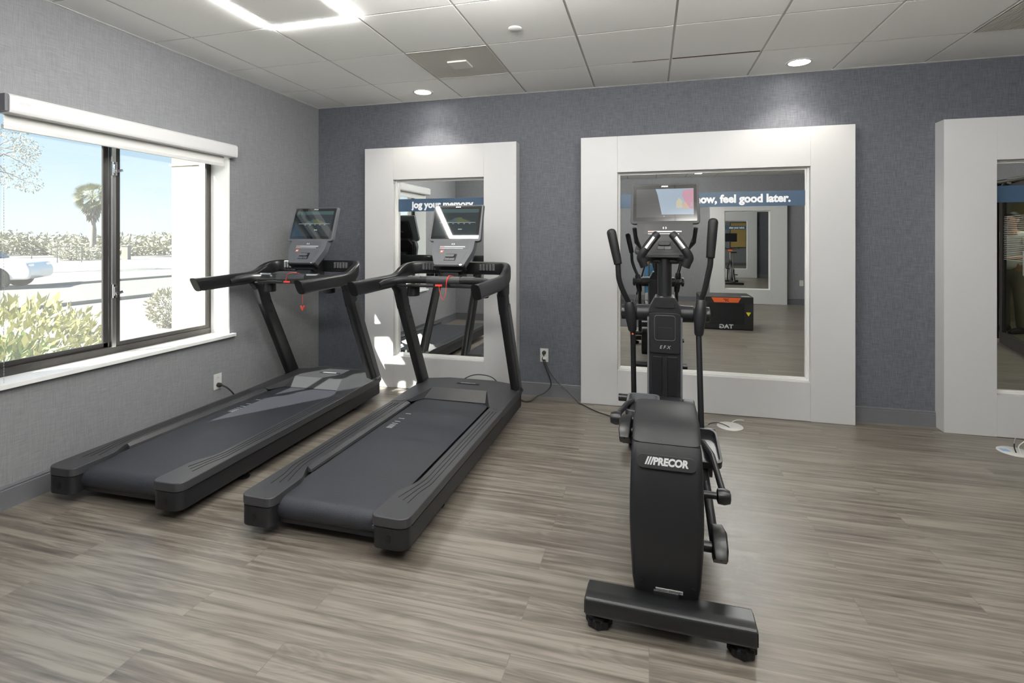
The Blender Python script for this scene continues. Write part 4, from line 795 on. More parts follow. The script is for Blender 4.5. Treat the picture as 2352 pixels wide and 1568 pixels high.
# pedal linkages
def linkage(s, crank, ped, front, name_side):
    c, f = Vector(crank), Vector(front)
    b_ = obj('pedal_arm', MB().sweep([c, c.lerp(f, 0.5), f], [(0.016, 0.026), (0.018, 0.028), (0.016, 0.022)], 4, 16), M_DARK, E, 0, smooth=50)
    obj('crank_block', MB().sweep([c+Vector((s*0.016, -0.035, -0.03)), c+Vector((s*0.016, -0.02, -0.012)), c+Vector((s*0.016, 0.03, 0.018)), c+Vector((s*0.010, 0.075, 0.03))], [(0.024, 0.036), (0.028, 0.042), (0.028, 0.040), (0.022, 0.026)], 9, 28), M_PAINT, b_, 0, smooth=55)
    obj('crank_shaft', MB().tube([(s*0.118, c.y, c.z), (c.x, c.y, c.z)], 0.02, 16), M_PAINT, b_)
    obj('screw', MB().lathe([(0.001, -0.002), (0.006, -0.001), (0.006, 0.002)], 10, (c.x+s*0.016, c.y-0.052, c.z-0.012), 'y'), M_BLACK, b_)
    obj('front_pivot', MB().tube([(f.x-s*0.03, f.y, f.z), (f.x+s*0.09, f.y, f.z)], 0.023, 18), M_PAINT, b_, 0.003)
    p = Vector(ped); d = (f-c).normalized()
    cw = 0.088
    pd = MB()
    ang = math.atan2(d.z, d.y); q = Quaternion((1, 0, 0), ang)
    def tr(mb): mb.v = [tuple(p+q @ Vector(v_)) for v_ in mb.v]; return mb
    ol = rpoly([(-cw, -0.17), (cw, -0.17), (cw, 0.14), (cw*0.8, 0.18), (-cw*0.8, 0.18), (-cw, 0.14)], [0.05, 0.05, 0.03, 0.03, 0.03, 0.03], 5)
    pb = obj('pedal', tr(MB().prism(ol, 'z', 0, 0.02)), M_PAINT, E, 0.004)
    rs = []
    for k, (px, py) in enumerate(ol): pass
    inner = [(a*0.88, b*0.92) for a, b in ol]; n = len(ol)
    hz = [(0.05 if s > 0 else 0.07) if b > -0.12 else 0.035 for a, b in ol]
    vs = [(a, b, 0.018) for a, b in ol]+[(a*1.02, b*1.02, h_) for (a, b), h_ in zip(ol, hz)]+[(a, b, h_) for (a, b), h_ in zip(inner, hz)]+[(a, b, 0.018) for a, b in inner]
    fs = [(k*n+i, k*n+(i+1) % n, ((k+1) % 4)*n+(i+1) % n, ((k+1) % 4)*n+i) for k in range(4) for i in range(n)]
    obj('pedal_rim', tr(MB().add(vs, fs)), M_DARK if s > 0 else M_GREYP, pb, 0.002)
    obj('pedal_cradle', tr(MB().prism(rpoly([(-0.12, -0.07), (0.10, -0.05), (0.12, -0.002), (-0.14, -0.002)], 0.015), 'x', -0.045, 0.045)), M_DARK, pb, 0.005)
linkage(1, (0.180, 0.235, 0.222), (0.176, 0.93, 0.310), (0.185, 1.26, 0.30), 'right')
linkage(-1, (-0.165, 0.60, 0.500), (-0.118, 1.08, 0.440), (-0.190, 1.45, 0.40), 'left')
lk = obj('link_rod', MB().tube([(0.235, 0.46, 0.318), (0.215, 0.78, 0.36), (0.19, 1.02, 0.33)], 0.014, 12), M_DARK, E, 0, smooth=60)
obj('link_knob', MB().tube([(0.150, 0.455, 0.318), (0.205, 0.455, 0.318), (0.21, 0.455, 0.318), (0.235, 0.455, 0.318), (0.258, 0.455, 0.318), (0.262, 0.455, 0.318)], [0.015, 0.015, 0.030, 0.033, 0.026, 0.012], 18), M_PAINT, lk, 0, smooth=55)
lk = obj('link_rod', MB().tube([(-0.235, 0.72, 0.52), (-0.20, 1.0, 0.50), (-0.18, 1.2, 0.46)], 0.014, 12), M_DARK, E, 0, smooth=60)
obj('link_knob', MB().tube([(-0.150, 0.72, 0.515), (-0.205, 0.72, 0.515), (-0.21, 0.72, 0.515), (-0.235, 0.72, 0.515), (-0.258, 0.72, 0.515), (-0.262, 0.72, 0.515)], [0.015, 0.015, 0.030, 0.033, 0.026, 0.012], 18), M_PAINT, lk, 0, smooth=55)
# fixed grips with silver sensor plates
gb = obj('grip_yoke', MB().tube(smooth_path([(-0.125, 1.345, 1.262), (-0.12, 1.40, 1.27), (-0.06, 1.46, 1.29), (0, 1.475, 1.295), (0.06, 1.46, 1.29), (0.12, 1.40, 1.27), (0.125, 1.345, 1.262)], 5), 0.018, 14), M_PAINT, E, 0, smooth=60)
for s in (-1, 1):
    g = obj('fixed_grip', MB().tube(smooth_path([(s*0.118, 1.33, 1.235), (s*0.128, 1.325, 1.262), (s*0.138, 1.32, 1.292), (s*0.112, 1.315, 1.338), (s*0.058, 1.335, 1.412), (s*0.045, 1.345, 1.428)], 5), 0.0245, 16), M_BLACK, gb, 0, smooth=60)
    a0, a1 = Vector((s*0.106, 1.297, 1.343)), Vector((s*0.060, 1.313, 1.408))
    obj('sensor_plate', MB().sweep([a0, a1], (0.0135, 0.010), 3, 14, up=(0, 1, 0)), M_CHROME, g, label='silver pulse sensor plate')
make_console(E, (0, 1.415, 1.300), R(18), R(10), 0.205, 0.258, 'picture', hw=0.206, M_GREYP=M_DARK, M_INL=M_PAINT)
for s in (-1, 1):
    obj('console_bracket', MB().tube([(s*0.185, 1.50, 1.47), (s*0.175, 1.53, 1.38), (s*0.13, 1.54, 1.33)], 0.013, 10), M_BLACK, E, 0, smooth=60)

# ------------------------------------------------------------------ jump box behind the camera
B = thing('plyometric_box', 'black padded jump box with orange 20-inch label, seen in the widest mirror', 'jump box', (1.135, 0.25, 0))
obj('box_body', MB().box(-0.385, 0.385, -0.265, 0.285, 0.012, 0.508), pmat('black_vinyl', (0.016, 0.016, 0.018), 0.45, noise=(30, 0.1)), B, 0.012, 3)
obj('front_panel', MB().prism(rpoly([(-0.26, 0.09), (0.26, 0.09), (0.26, 0.41), (-0.26, 0.41)], 0.01), 'y', 0.285, 0.288), M_DARK, B, 0.001)
obj('base_strip', MB().box(-0.38, 0.38, -0.26, 0.28, 0.0, 0.014), M_BLACK, B, 0.002)
lb = obj('size_label', MB().prism([(-0.21, 0.49), (0.21, 0.49), (0.17, 0.418), (-0.17, 0.418)], 'y', 0.2855, 0.289), M_ORANGE, B, label='orange size label reading 20 inches')
text('size_text', '20"', 0.06, M_BLACK, lb, (0, 0.2896, 0.453), (-1, 0, 0), (0, 0, 1), depth=0.0003, bold=0.001)
text('brand_text', 'TAG', 0.085, M_PRINT, B, (0, 0.2890, 0.050), (-1, 0, 0), (0, 0, 1), depth=0.0004, bold=0.003, fit=0.20)
for x in (-0.315, 0.315):
    tr = obj('warning_label', MB().prism([(x-0.035, 0.275), (x+0.035, 0.275), (x, 0.215)], 'y', 0.2855, 0.288), M_YELL, B, label='yellow warning triangle')
obj('sticker', MB().box(0.22, 0.34, 0.19, 0.27, 0.5085, 0.5095), M_SILV, B)

# ------------------------------------------------------------------ rubber mat, spin bike
o = struct('floor_mat', MB().box(-2.15, 0.34, -2.9, 0.62, 0.0, 0.006), M_MAT)
SB = thing('spin_bike', 'black indoor cycling bike with screen, reflected small in the mirrors', 'exercise bike', (2.42, 2.0, 0))
def tb(name, pts, r, mat=M_PAINT, par=SB, seg=10): return obj(name, MB().tube(pts, r, seg), mat, par, 0, smooth=60)
tb('rear_stabiliser', [(-0.25, -0.5, 0.04), (0.25, -0.5, 0.04)], 0.03); tb('front_stabiliser', [(-0.25, 0.5, 0.04), (0.25, 0.5, 0.04)], 0.03)
tb('base_beam', [(0, -0.5, 0.06), (0, 0.5, 0.06)], 0.03); tb('frame_tube', smooth_path([(0, -0.45, 0.08), (0, -0.15, 0.42), (0, 0.05, 0.5), (0, 0.35, 0.62)], 5), 0.035)
tb('fork', [(0, 0.35, 0.72), (0.07, 0.32, 0.5), (0.07, 0.42, 0.08)], 0.018); tb('fork', [(0, 0.35, 0.72), (-0.07, 0.32, 0.5), (-0.07, 0.42, 0.08)], 0.018)
fw = obj('flywheel', MB().lathe([(0.06, -0.012), (0.22, -0.012), (0.24, -0.022), (0.245, 0), (0.24, 0.022), (0.22, 0.012), (0.06, 0.012)], 40, (0, 0.32, 0.33), 'x'), M_STEEL, SB)
tb('seat_post', [(0, -0.18, 0.42), (0, -0.24, 0.92)], 0.02, M_STEEL); obj('saddle', MB().prism(rpoly([(-0.09, -0.36), (0.09, -0.36), (0.03, -0.12), (0.02, -0.08), (-0.02, -0.08), (-0.03, -0.12)], 0.03), 'z', 0.93, 0.97), M_BLACK, SB, 0.012)
tb('handlebar_post', [(0, 0.34, 0.6), (0, 0.38, 1.02)], 0.022, M_STEEL); tb('handlebar', smooth_path([(-0.16, 0.12, 1.08), (-0.2, 0.3, 1.04), (-0.1, 0.42, 1.04), (0.1, 0.42, 1.04), (0.2, 0.3, 1.04), (0.16, 0.12, 1.08)], 5), 0.016)
tb('bottle_cage', [(-0.06, 0.36, 0.98), (0.06, 0.36, 0.98)], 0.035, M_ORANGE)
tb('screen_stem', [(0, 0.42, 1.04), (0, 0.46, 1.30)], 0.015); obj('screen', MB().box(-0.21, 0.21, 0.44, 0.47, 1.26, 1.52), M_SCRN, SB, 0.008)
for s in (-1, 1): c_ = tb('crank', [(s*0.06, 0.02, 0.36), (s*0.075, 0.02+s*0.12, 0.36-s*0.1)], 0.012, M_STEEL); obj('foot_pedal', MB().box(s*0.13-0.05, s*0.13+0.05, 0.02+s*0.12-0.045, 0.02+s*0.12+0.045, 0.345-s*0.1, 0.37-s*0.1), M_BLACK, c_, 0.006)
obj('chain_guard', MB().prism(rpoly([(-0.12, 0.26), (0.36, 0.24), (0.42, 0.4), (-0.1, 0.46)], 0.06, 5), 'x', 0.03, 0.055), M_DARK, SB, 0.004)

# ------------------------------------------------------------------ glazed door, tan panel
dr = bpy.data.objects.new('door_1', None); COL.objects.link(dr); dr.location = (XR-0.02, 0.66, 0); dr.rotation_euler = (0, 0, R(15.5)); dr['kind'] = 'structure'; dr['label'] = 'black-framed glazed door standing slightly ajar'
obj('door_frame', MB().box(-0.022, 0.022, 0, 0.11, 0.01, 2.08).box(-0.022, 0.022, 1.08, 1.18, 0.01, 2.08).box(-0.022, 0.022, 0.11, 1.08, 0.01, 0.16).box(-0.022, 0.022, 0.11, 1.08, 1.94, 2.08), M_BRONZE, dr, 0.003)
obj('door_glass', MB().box(-0.003, 0.003, 0.10, 1.09, 0.15, 1.95), M_GLASS2, dr)
mb = MB()
for a in range(0, 40):
    for b in range(0, 24):
        y_, z_ = 0.12+0.024*a+0.012*(b % 2), 1.12+0.024*b
        if y_ < 1.07: mb.add([(-0.0036, y_+0.007*math.cos(k*PI/3), z_+0.007*math.sin(k*PI/3)) for k in range(6)], [list(range(6))])
fo = obj('frosted_dots', mb, M_PLATE, dr)
obj('door_pull', MB().tube([(-0.03, 1.13, 0.95), (-0.075, 1.13, 0.97), (-0.075, 1.13, 1.25), (-0.03, 1.13, 1.27)], 0.012, 10), M_STEEL, dr)
obj('door_closer', MB().box(-0.08, -0.025, 0.08, 0.38, 2.0, 2.07), M_BRONZE, dr, 0.004)
struct('trim_3', MB().box(XR-0.03, XR+0.15, DY0-0.05, DY0, 0, DZ+0.05).box(XR-0.03, XR+0.15, DY1, DY1+0.05, 0, DZ+0.05).box(XR-0.03, XR+0.15, DY0, DY1, DZ, DZ+0.05), M_BRONZE, 0.003)
cl_ = obj('closer_arm', MB().tube([(XR-0.09, 0.95, 2.10), (XR-0.32, 1.10, 2.10), (XR-0.03, 1.35, 2.14)], 0.012, 8).tube([(XR-0.12, 0.85, 2.08), (XR-0.25, 1.2, 2.13), (XR-0.03, 1.6, 2.16)], 0.014, 8), M_STEEL); cl_.parent = dr; cl_.matrix_parent_inverse = Matrix.LocRotScale(dr.location, dr.rotation_euler, None).inverted()
tp = thing('wall_panel', 'tan wooden panel with thin dark frame on the opposite wall, seen in the mirrors', 'wall panel', (4.12, YN, 1.44))
obj('board', MB().box(-0.34, 0.34, 0, 0.02, -0.58, 0.58), M_TAN, tp, 0.002)
obj('frame', MB().box(-0.37, -0.34, 0, 0.03, -0.61, 0.61).box(0.34, 0.37, 0, 0.03, -0.61, 0.61).box(-0.34, 0.34, 0, 0.03, 0.58, 0.61).box(-0.34, 0.34, 0, 0.03, -0.61, -0.58), M_BRONZE, tp, 0.002)
# ------------------------------------------------------------------ people (both only seen in the mirrors)
def skin_mesh(name, nodes, edges, mat, parent, sub=2, root=0):
    me = bpy.data.meshes.new(name); me.from_pydata([n[0] for n in nodes], edges, [])
    o = bpy.data.objects.new(name, me); COL.objects.link(o)
    sk = o.modifiers.new('skin', 'SKIN'); sk.use_smooth_shade = True
    for v_, n in zip(me.skin_vertices[0].data, nodes):
        r = n[1] if isinstance(n[1], tuple) else (n[1], n[1]); v_.radius = r; v_.use_root = False
    me.skin_vertices[0].data[root].use_root = True
    if sub: o.modifiers.new('sub', 'SUBSURF').levels = sub
    bpy.context.view_layer.update()
    m2 = bpy.data.meshes.new_from_object(o.evaluated_get(bpy.context.evaluated_depsgraph_get()))
    bpy.data.objects.remove(o); m2.materials.clear(); m2.materials.append(mat)
    for p in m2.polygons: p.use_smooth = True
    r = bpy.data.objects.new(name, m2); COL.objects.link(r); r.parent = parent; return r
def make_person(label, loc, rz, top_mat, leg_mat, skin_mat, hair_mat, long_sleeve, hands):
    """faces +y in its own frame, 1.76 m tall; hands = list of two wrist positions"""
    P = thing('person', label, 'person', loc, rz)
    nodes = [((0, 0, 0.95), (0.15, 0.10)), ((0, 0.0, 1.12), (0.135, 0.09)), ((0, 0.0, 1.30), (0.16, 0.10)), ((0, -0.01, 1.43), (0.13, 0.085)), ((0, 0.0, 1.50), 0.055), ((0, 0.015, 1.555), 0.052),
             ((0, 0.03, 1.61), (0.066, 0.08)), ((0, 0.02, 1.68), (0.074, 0.09)), ((0, 0.01, 1.735), (0.055, 0.06))]
    edges = [(i, i+1) for i in range(8)]
    def chain(start, pts):
        k = start
        for p in pts: nodes.append(p); edges.append((k, len(nodes)-1)); k = len(nodes)-1
        return k
    for s, hnd in zip((-1, 1), hands):
        sh = Vector((s*0.185, -0.01, 1.42)); wr = Vector(hnd); mid = (sh+wr)/2; d = (wr-sh)
        L = 0.29; h_ = math.sqrt(max(0.0, L*L-(d.length/2)**2)); elb = mid+Vector((s*0.55, -0.5, -0.65)).normalized()*h_
        e = chain(3, [(tuple(sh), 0.06), (tuple(sh.lerp(elb, 0.5)), 0.048), (tuple(elb), 0.042), (tuple(elb.lerp(wr, 0.45)), 0.040), (tuple(wr), (0.028, 0.022))])
        fd = (wr-elb).normalized(); fd = (fd+Vector((0, 0.4, 0.1))).normalized(); palm = wr+fd*0.055
        pe = chain(e, [(tuple(palm), (0.038, 0.016))])
        side = fd.cross(Vector((0, 0, 1))).normalized(); dn = Vector((0, 0, -1))
        for q, ln in ((-0.030, 0.060), (-0.010, 0.072), (0.010, 0.068), (0.030, 0.052)):
            b_ = palm+side*q+fd*0.035
            chain(pe, [(tuple(b_), 0.0095), (tuple(b_+fd*ln*0.5+dn*0.008), 0.0085), (tuple(b_+fd*ln*0.85+dn*0.03), 0.0075)])
        tbase = wr+fd*0.025-side*s*0.032
        chain(e, [(tuple(tbase), 0.012), (tuple(tbase-side*s*0.02+fd*0.03), 0.0105), (tuple(tbase-side*s*0.02+fd*0.058+dn*0.008), 0.009)])
    for s in (-1, 1):
        k = chain(0, [((s*0.095, 0, 0.86), (0.085, 0.085)), ((s*0.10, 0.01, 0.66), 0.072), ((s*0.105, 0.015, 0.49), 0.055), ((s*0.108, -0.005, 0.34), 0.056), ((s*0.11, -0.01, 0.10), 0.036), ((s*0.112, -0.005, 0.055), 0.04), ((s*0.12, 0.09, 0.035), (0.04, 0.028)), ((s*0.125, 0.16, 0.028), (0.034, 0.02))])
    body = skin_mesh('body', nodes, edges, skin_mat, P)
    # clothing shells
    tn = [((0, 0, 0.90), (0.172, 0.122)), ((0, 0, 1.0), (0.165, 0.115)), ((0, 0, 1.14), (0.155, 0.108)), ((0, 0, 1.30), (0.178, 0.118)), ((0, -0.01, 1.425), (0.145, 0.1)), ((0, 0, 1.485), (0.07, 0.07))]
    te = [(i, i+1) for i in range(5)]
    for s, hnd in zip((-1, 1), hands):
        sh = Vector((s*0.185, -0.01, 1.42)); wr = Vector(hnd); mid = (sh+wr)/2; d = (wr-sh); h_ = math.sqrt(max(0.0, 0.29**2-(d.length/2)**2)); elb = mid+Vector((s*0.55, -0.5, -0.65)).normalized()*h_
        seq = [(tuple(sh), 0.075), (tuple(sh.lerp(elb, 0.5)), 0.064)]
        if long_sleeve: seq += [(tuple(elb), 0.056), (tuple(elb.lerp(wr, 0.5)), 0.05), (tuple(elb.lerp(wr, 0.95)), 0.04)]
        else: seq += [(tuple(sh.lerp(elb, 0.8)), 0.066)]
        k = 4
        for p in seq: tn.append(p); te.append((k, len(tn)-1)); k = len(tn)-1
    skin_mesh('jacket' if long_sleeve else 'polo_shirt', tn, te, top_mat, P)
    ln = [((0, 0, 0.97), (0.158, 0.108)), ((0, 0, 0.90), (0.155, 0.108))]; le = [(0, 1)]
    for s in (-1, 1):
        k = 1
        for p in [((s*0.096, 0, 0.82), 0.096), ((s*0.101, 0.01, 0.66), 0.084), ((s*0.105, 0.012, 0.49), 0.07), ((s*0.108, -0.003, 0.34), 0.068), ((s*0.11, -0.01, 0.12), 0.058), ((s*0.11, -0.008, 0.075), 0.057)]:
            ln.append(p); le.append((k, len(ln)-1)); k = len(ln)-1
    skin_mesh('trousers', ln, le, leg_mat, P)
    for s in (-1, 1):
        obj('shoe', MB().sweep([(s*0.112, -0.07, 0.045), (s*0.112, 0.0, 0.05), (s*0.12, 0.09, 0.042), (s*0.128, 0.17, 0.032), (s*0.13, 0.20, 0.022)], [(0.034, 0.042), (0.042, 0.05), (0.05, 0.04), (0.044, 0.03), (0.025, 0.016)], 2.6, 16), M_BLACK, P, 0, smooth=60)
    hm = MB(); rs = []
    for k in range(9):
        a = -0.25+k*(PI/2+0.25)/8; z_ = 1.685+0.098*math.sin(a); r_ = 0.092*math.cos(a); rs.append([(r_*0.88*math.cos(t), -0.004+r_*1.05*math.sin(t)-(0.012 if a < 0.3 and math.sin(t) > 0 else 0), z_+(0.045*max(0, math.sin(t)) if a < 0.35 else 0)) for t in [2*PI*j/20 for j in range(20)]])
    hm.rings(rs); obj('hair', hm, hair_mat, P, 0, smooth=70)
    fc = MB()
    for s in (-1, 1): fc.lathe([(0.001, -0.008), (0.009, -0.003), (0.0105, 0.003), (0.001, 0.009)], 12, (s*0.029, 0.099, 1.668), 'y')
    obj('eyes', fc, pmat('eye_dark', (0.05, 0.04, 0.035), 0.2, noise=(40, 0.1)), P)
    obj('nose', MB().tube([(0, 0.095, 1.668), (0, 0.112, 1.642), (0, 0.106, 1.630)], [0.006, 0.012, 0.008], 10), skin_mat, P, 0, smooth=70)
    obj('mouth', MB().sweep([(-0.022, 0.088, 1.602), (0, 0.100, 1.601), (0.022, 0.088, 1.602)], (0.004, 0.004), 2, 8), pmat('lip', (0.42, 0.2, 0.16), 0.5, noise=(30, 0.05)), P)
    for s in (-1, 1): obj('ear', MB().lathe([(0.001, -0.008), (0.02, -0.004), (0.024, 0.003), (0.012, 0.006)], 14, (s*0.079, 0.012, 1.655), 'x'), skin_mat, P, 0, smooth=70)
    return P
M_SKIN = pmat('skin', (0.42, 0.24, 0.16), 0.55, noise=(12, 0.05)); M_HAIR = pmat('dark_hair', (0.02, 0.015, 0.012), 0.6, noise=(60, 0.2))
M_JEAN = pmat('blue_denim', (0.028, 0.10, 0.19), 0.85, noise=(60, 0.15)); M_JACK = pmat('dark_grey_jacket', (0.035, 0.035, 0.036), 0.8, noise=(30, 0.15))
M_POLO = pmat('white_polo', (0.75, 0.76, 0.74), 0.85, noise=(20, 0.03)); M_OLIV = pmat('khaki_trousers', (0.16, 0.14, 0.09), 0.85, noise=(30, 0.08))
make_person('person in dark jacket and blue jeans behind the tripod, seen in the widest mirror', (0.09, -0.80, 0), 0, M_JACK, M_JEAN, M_SKIN, M_HAIR, True, [(-0.20, 0.26, 1.12), (0.14, 0.26, 1.12)])
make_person('person in white polo shirt and khaki trousers outside the glazed door', (5.19, -0.30, 0), R(70), M_POLO, M_OLIV, M_SKIN, M_HAIR, False, [(-0.22, 0.28, 1.10), (0.22, 0.28, 1.10)])
TP = thing('camera_tripod', 'black tripod with small camera in front of the person in jeans', 'tripod', (0.0, -0.10, 0))
for a in (90, 210, 330):
    c, s_ = math.cos(R(a)), math.sin(R(a))
    lg = obj('leg', MB().tube([(0.035*c, 0.035*s_, 1.08), (0.24*c, 0.24*s_, 0.42)], 0.013, 10), M_BLACK, TP)
    obj('lower_leg', MB().tube([(0.24*c, 0.24*s_, 0.44), (0.37*c, 0.37*s_, 0.01)], 0.009, 10), M_STEEL, lg)
    obj('rubber_foot', MB().tube([(0.367*c, 0.367*s_, 0.03), (0.373*c, 0.373*s_, 0.0)], [0.012, 0.014], 10), M_BLACK, lg)
obj('centre_column', MB().tube([(0, 0, 0.78), (0, 0, 1.24)], 0.013, 12), M_STEEL, TP)
obj('tripod_collar', MB().lathe([(0.02, 1.05), (0.05, 1.06), (0.05, 1.10), (0.02, 1.12)], 18), M_BLACK, TP)
obj('ball_head', MB().lathe([(0.02, 1.22), (0.026, 1.24), (0.026, 1.27), (0.018, 1.29), (0.03, 1.30), (0.03, 1.31)], 18), M_BLACK, TP)
cb = obj('camera_body', MB().box(-0.068, 0.068, -0.045, 0.0, 1.312, 1.40).box(-0.025, 0.025, -0.04, -0.005, 1.395, 1.42), M_BLACK, TP, 0.008)
obj('lens', MB().lathe([(0.03, 0.0), (0.034, 0.02), (0.034, 0.055), (0.03, 0.06)], 20, (0, 0, 1.352), 'y'), M_BLACK, cb)

# ------------------------------------------------------------------ outside the window
random.seed(11)
def leaves(mb, c, rad, n, size, seed_dir=None, flat=1.0, lo=None):
    c = Vector(c)
    for _ in range(n):
        d = Vector((random.gauss(0, 1), random.gauss(0, 1), random.gauss(0, 1))).normalized()*random.uniform(0.45, 1.0)**0.5
        p = c+Vector((d.x*rad[0], d.y*rad[1], d.z*rad[2]))
        if lo is not None and p.z < lo: p.z = lo+random.random()*0.1
        u = Vector((random.gauss(0, 1), random.gauss(0, 1), random.gauss(0, 0.8))).normalized()
        if seed_dir: u = (u*0.6+(p-c).normalized()*0.5+Vector(seed_dir)).normalized()
        v_ = u.orthogonal().normalized(); v_.rotate(Quaternion(u, random.random()*6.28)); s = size*random.uniform(0.6, 1.2)
        mb.add([p, p+u*s*0.5+v_*s*0.17, p+u*s, p+u*s*0.5-v_*s*0.17], [(0, 1, 2, 3)])
    return mb
def pl(tanx, depth):  # point on the ground along a viewing column
    c, s = math.cos(0.261), math.sin(0.261); return (depth*(-s+c*tanx), depth*(c+s*tanx))
struct('ground', MB().box(-160, -3.60, -90, 160, -0.12, -0.02), M_CONC)
o = obj('street', MB().box(-17.5, -12.2, -60, 90, -0.02, -0.012), M_ROAD); o['kind'] = 'structure'; o.name = 'floor_street'
o = obj('kerb', MB().box(-12.2, -12.0, -60, 90, -0.02, 0.06).box(-17.7, -17.5, -60, 90, -0.02, 0.06), M_ROAD); o['kind'] = 'structure'; o.name = 'trim_kerb'
wm = MB().box(-3.98, XL-0.20, 3.52, 3.78, -0.1, 4.2)
ww = struct('wall_wing', wm, M_STUCCO); ww['label'] = 'cream stucco wing wall outside the window'
struct('trim_wing_reveal', MB().box(-4.0, XL-0.23, 3.51, 3.53, 2.03, 2.045), M_EXT)
mb = MB().box(XL-0.30, XL-0.222, -8, WY0-0.001, -0.1, 3.4).box(XL-0.30, XL-0.222, WY1+0.001, 3.52, -0.1, 3.4).box(XL-0.30, XL-0.222, WY0-0.001, WY1+0.001, -0.1, WZ0-0.03).box(XL-0.30, XL-0.222, WY0-0.001, WY1+0.001, WZ1+0.02, 3.4)
struct('wall_exterior', mb, M_EXT)
struct('roof', MB().box(XL-0.3, 6.6, -8, 4.9, H+0.35, H+0.5), M_EXT)
bs = thing('shrub', 'large yellow-green shrub right outside the window at its lower left', 'shrub', (-4.78, 2.75, -0.02))
mb = MB(); leaves(mb, (0, 0.0, 0.45), (0.62, 0.78, 0.50), 2600, 0.10, (0, 0, 0.5), lo=0.0); obj('foliage', mb, M_LEAFY, bs)
mb = MB(); leaves(mb, (0.05, -0.15, 0.30), (0.60, 0.55, 0.36), 1500, 0.12, (0, 0, 0.8), lo=0.0); obj('grassy_blades', mb, M_LEAFG, bs, label='fresher green blades')
mb = MB()
for k in range(14): a = k*0.45; mb.tube([(0.1*math.cos(a), 0.12*math.sin(a), 0), (0.38*math.cos(a), 0.5*math.sin(a), 0.6)], [0.012, 0.004], 5)
obj('stems', mb, M_BARK, bs)
bs = thing('shrub', 'small round shrub by the corner of the cream wing wall', 'shrub', (-7.55, 6.62, -0.02))
mb = MB(); leaves(mb, (0, 0, 0.32), (0.3, 0.3, 0.30), 1300, 0.08, (0, 0, 0.2), lo=0.02); obj('foliage', mb, M_LEAFP, bs)
mb = MB()
for k in range(6): a = k*1.05; mb.tube([(0.02*math.cos(a), 0.02*math.sin(a), 0), (0.15*math.cos(a), 0.15*math.sin(a), 0.4)], 0.006, 5)
obj('stems', mb, M_BARK, bs)
# tree at the far left
tx, ty = pl((-30-1176)/1178.6, 21); tr = thing('tree', 'thin-leaved tree at the upper left edge of the window', 'tree', (tx, ty, -0.02))
mb = MB().tube(smooth_path([(0, 0, 0), (0.05, 0.05, 1.5), (0, 0.1, 3.6), (0.1, 0, 5.6)], 5), [0.12]*10+[0.08]*5+[0.04], 10)
obj('trunk', mb, M_BARK, tr)
mb = MB(); bb = MB()
for k in range(16):
    a = random.random()*6.28; d = Vector((math.cos(a)*1.3, math.sin(a)*1.3, random.uniform(-1.1, 1.2))); b0 = Vector((0, 0, 4.2+1.2*random.random())); b1 = b0+d
    bb.tube([b0, b0.lerp(b1, 0.5)+Vector((0, 0, 0.1)), b1], [0.03, 0.018, 0.006], 5); leaves(mb, b1, (0.42, 0.42, 0.36), 110, 0.12, (0, 0, -0.5))
obj('branches', bb, M_BARK, tr); obj('foliage', mb, M_LEAFP, tr)
# palm
px_, py_ = pl((212-1176)/1178.6, 40); pm = thing('palm_tree', 'tall fan palm seen through the left window pane', 'palm tree', (px_, py_, -0.02))
obj('trunk', MB().tube(smooth_path([(0, 0, 0), (0.1, 0, 2.2), (0.0, 0.05, 4.8)], 6), [0.2]*7+[0.15]*6, 12), M_BARK, pm)
obj('dead_skirt', leaves(MB(), (0, 0, 3.9), (0.42, 0.42, 0.75), 420, 0.5, (0, 0, -1.6)), M_BARK, pm)
mb = MB()
for k in range(60):
    a = random.random()*6.28; el = random.uniform(-0.9, 1.35); d = Vector((math.cos(a)*math.cos(el), math.sin(a)*math.cos(el), math.sin(el))); c0 = Vector((0, 0, 4.75)); hub = c0+d*0.72
    mb.tube([c0, hub], 0.012, 4)
    for j in range(15):
        t = (j-7)/7*1.15; u = d.orthogonal().normalized(); w_ = d.cross(u); ld = (d*math.cos(t)+u*math.sin(t)+Vector((0, 0, -0.15*abs(t)))).normalized(); tip = hub+ld*0.62+Vector((0, 0, -0.12)); sd = ld.cross(w_).normalized()*0.022
        mb.add([hub, hub+ld*0.3+sd, tip, hub+ld*0.3-sd], [(0, 1, 2, 3)])
obj('crown', mb, M_PALM, pm)
# hedge line, gate pillars and fence
hd = MB()
for k in range(60):
    x_, y_ = pl((-60+k*9.5-1176)/1178.6, 47+random.uniform(-2, 4)); leaves(hd, (x_, y_, random.uniform(0.5, 1.3)), (1.6, 1.6, random.uniform(0.6, 1.1)), 110, 0.55)
tag(obj('hedge', hd, M_LEAFP), 'low line of pale scrub along the horizon outside', 'hedge', kind='stuff')
x_, y_ = pl((190-1176)/1178.6, 36); hb_ = thing('dry_hedge', 'clipped brownish hedge between the two far pillars', 'hedge', (x_, y_, -0.02))
mb = MB(); leaves(mb, (0, 0, 0.5), (1.5, 1.9, 0.5), 1500, 0.25, lo=0.0); obj('foliage', mb, M_LEAFP, hb_)
for px0, lb_ in ((155, 'grey square pillar left of the palm'), (290, 'grey square pillar right of the mullion')):
    x_, y_ = pl((px0-1176)/1178.6, 37); p_ = thing('gate_pillar', lb_, 'pillar', (x_, y_, -0.02), 0.4, 'gate pillars')
    obj('shaft', MB().box(-0.2, 0.2, -0.2, 0.2, 0, 0.95), M_BARK, p_, 0.01); obj('coping', MB().box(-0.24, 0.24, -0.24, 0.24, 0.95, 1.02), M_ROAD, p_, 0.01)
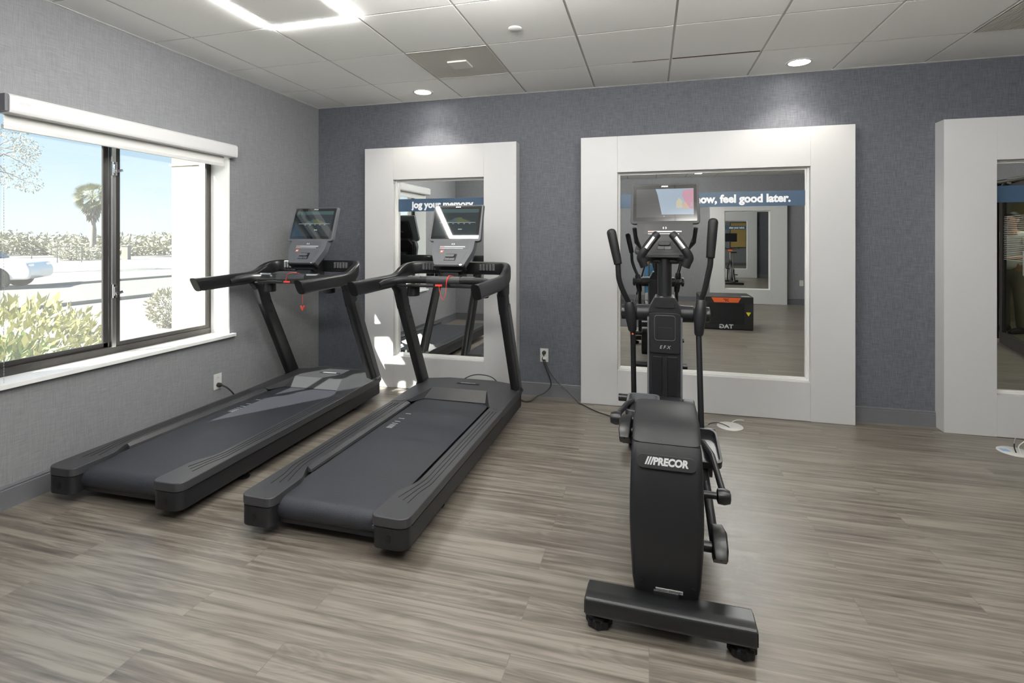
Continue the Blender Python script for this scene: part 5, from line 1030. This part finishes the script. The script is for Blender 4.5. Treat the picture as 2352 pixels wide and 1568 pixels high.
x0_, y0_ = pl((20-1176)/1178.6, 30); fn = thing('wire_fence', 'faint low wire fence beyond the street', 'fence', (x0_, y0_, -0.02), math.atan2(y_-y0_, x_-x0_)*0+1.25)
mb = MB()
for k in range(9): mb.tube([(k*1.2-5, 0, 0), (k*1.2-5, 0, 1.0)], 0.025, 6)
obj('posts', mb, M_ROAD, fn)
mb = MB()
for z_ in (0.35, 0.65, 0.95): mb.tube([(-5, 0, z_), (4.6, 0, z_)], 0.012, 5)
obj('rails', mb, M_ROAD, fn)
# parked car
cx_, cy_ = pl((-125-1176)/1178.6, 14.5); car = thing('car', 'white parked car partly visible at the left edge of the window', 'car', (cx_, cy_, -0.02), R(40))
M_CARP = pmat('white_car_paint', (0.78, 0.78, 0.77), 0.25, coat=0.6, noise=(3, 0.01))
bd_ = obj('car_body', MB().prism(rpoly([(-2.1, 0.28), (2.1, 0.28), (2.15, 0.55), (2.0, 0.78), (1.1, 0.88), (0.45, 1.33), (-1.1, 1.36), (-1.85, 0.95), (-2.15, 0.88)], 0.12, 5), 'y', -0.85, 0.85), M_CARP, car, 0.06, 3)
obj('side_window', MB().prism(rpoly([(0.85, 0.92), (0.38, 1.25), (-1.0, 1.28), (-1.45, 0.95)], 0.05, 4), 'y', -0.853, -0.846), M_SCRN, car); obj('side_window', MB().prism(rpoly([(0.85, 0.92), (0.38, 1.25), (-1.0, 1.28), (-1.45, 0.95)], 0.05, 4), 'y', 0.846, 0.853), M_SCRN, car)
obj('windscreen', MB().obox((0.80, 0, 1.12), (0.33, 0, -0.225), (0, 0.66, 0), (0.01, 0, 0.014)), M_SCRN, car)
for a in (-1.35, 1.35):
    for s in (-1, 1):
        wl = obj('wheel', MB().lathe([(0.2, -0.1), (0.3, -0.1), (0.325, -0.07), (0.325, 0.07), (0.3, 0.1), (0.2, 0.1)], 28, (a, s*0.78, 0.325), 'y'), M_BLACK, car)
        obj('hubcap', MB().lathe([(0.001, -0.09), (0.2, -0.08), (0.2, 0.08), (0.001, 0.09)], 20, (a, s*0.79, 0.325), 'y'), M_STEEL, wl)
for s in (-1, 1): obj('headlight', MB().obox((2.03, s*0.62, 0.66), (0.05, 0, 0), (0, 0.16, 0), (0, 0, 0.07)), M_CHROME, car, 0.02)
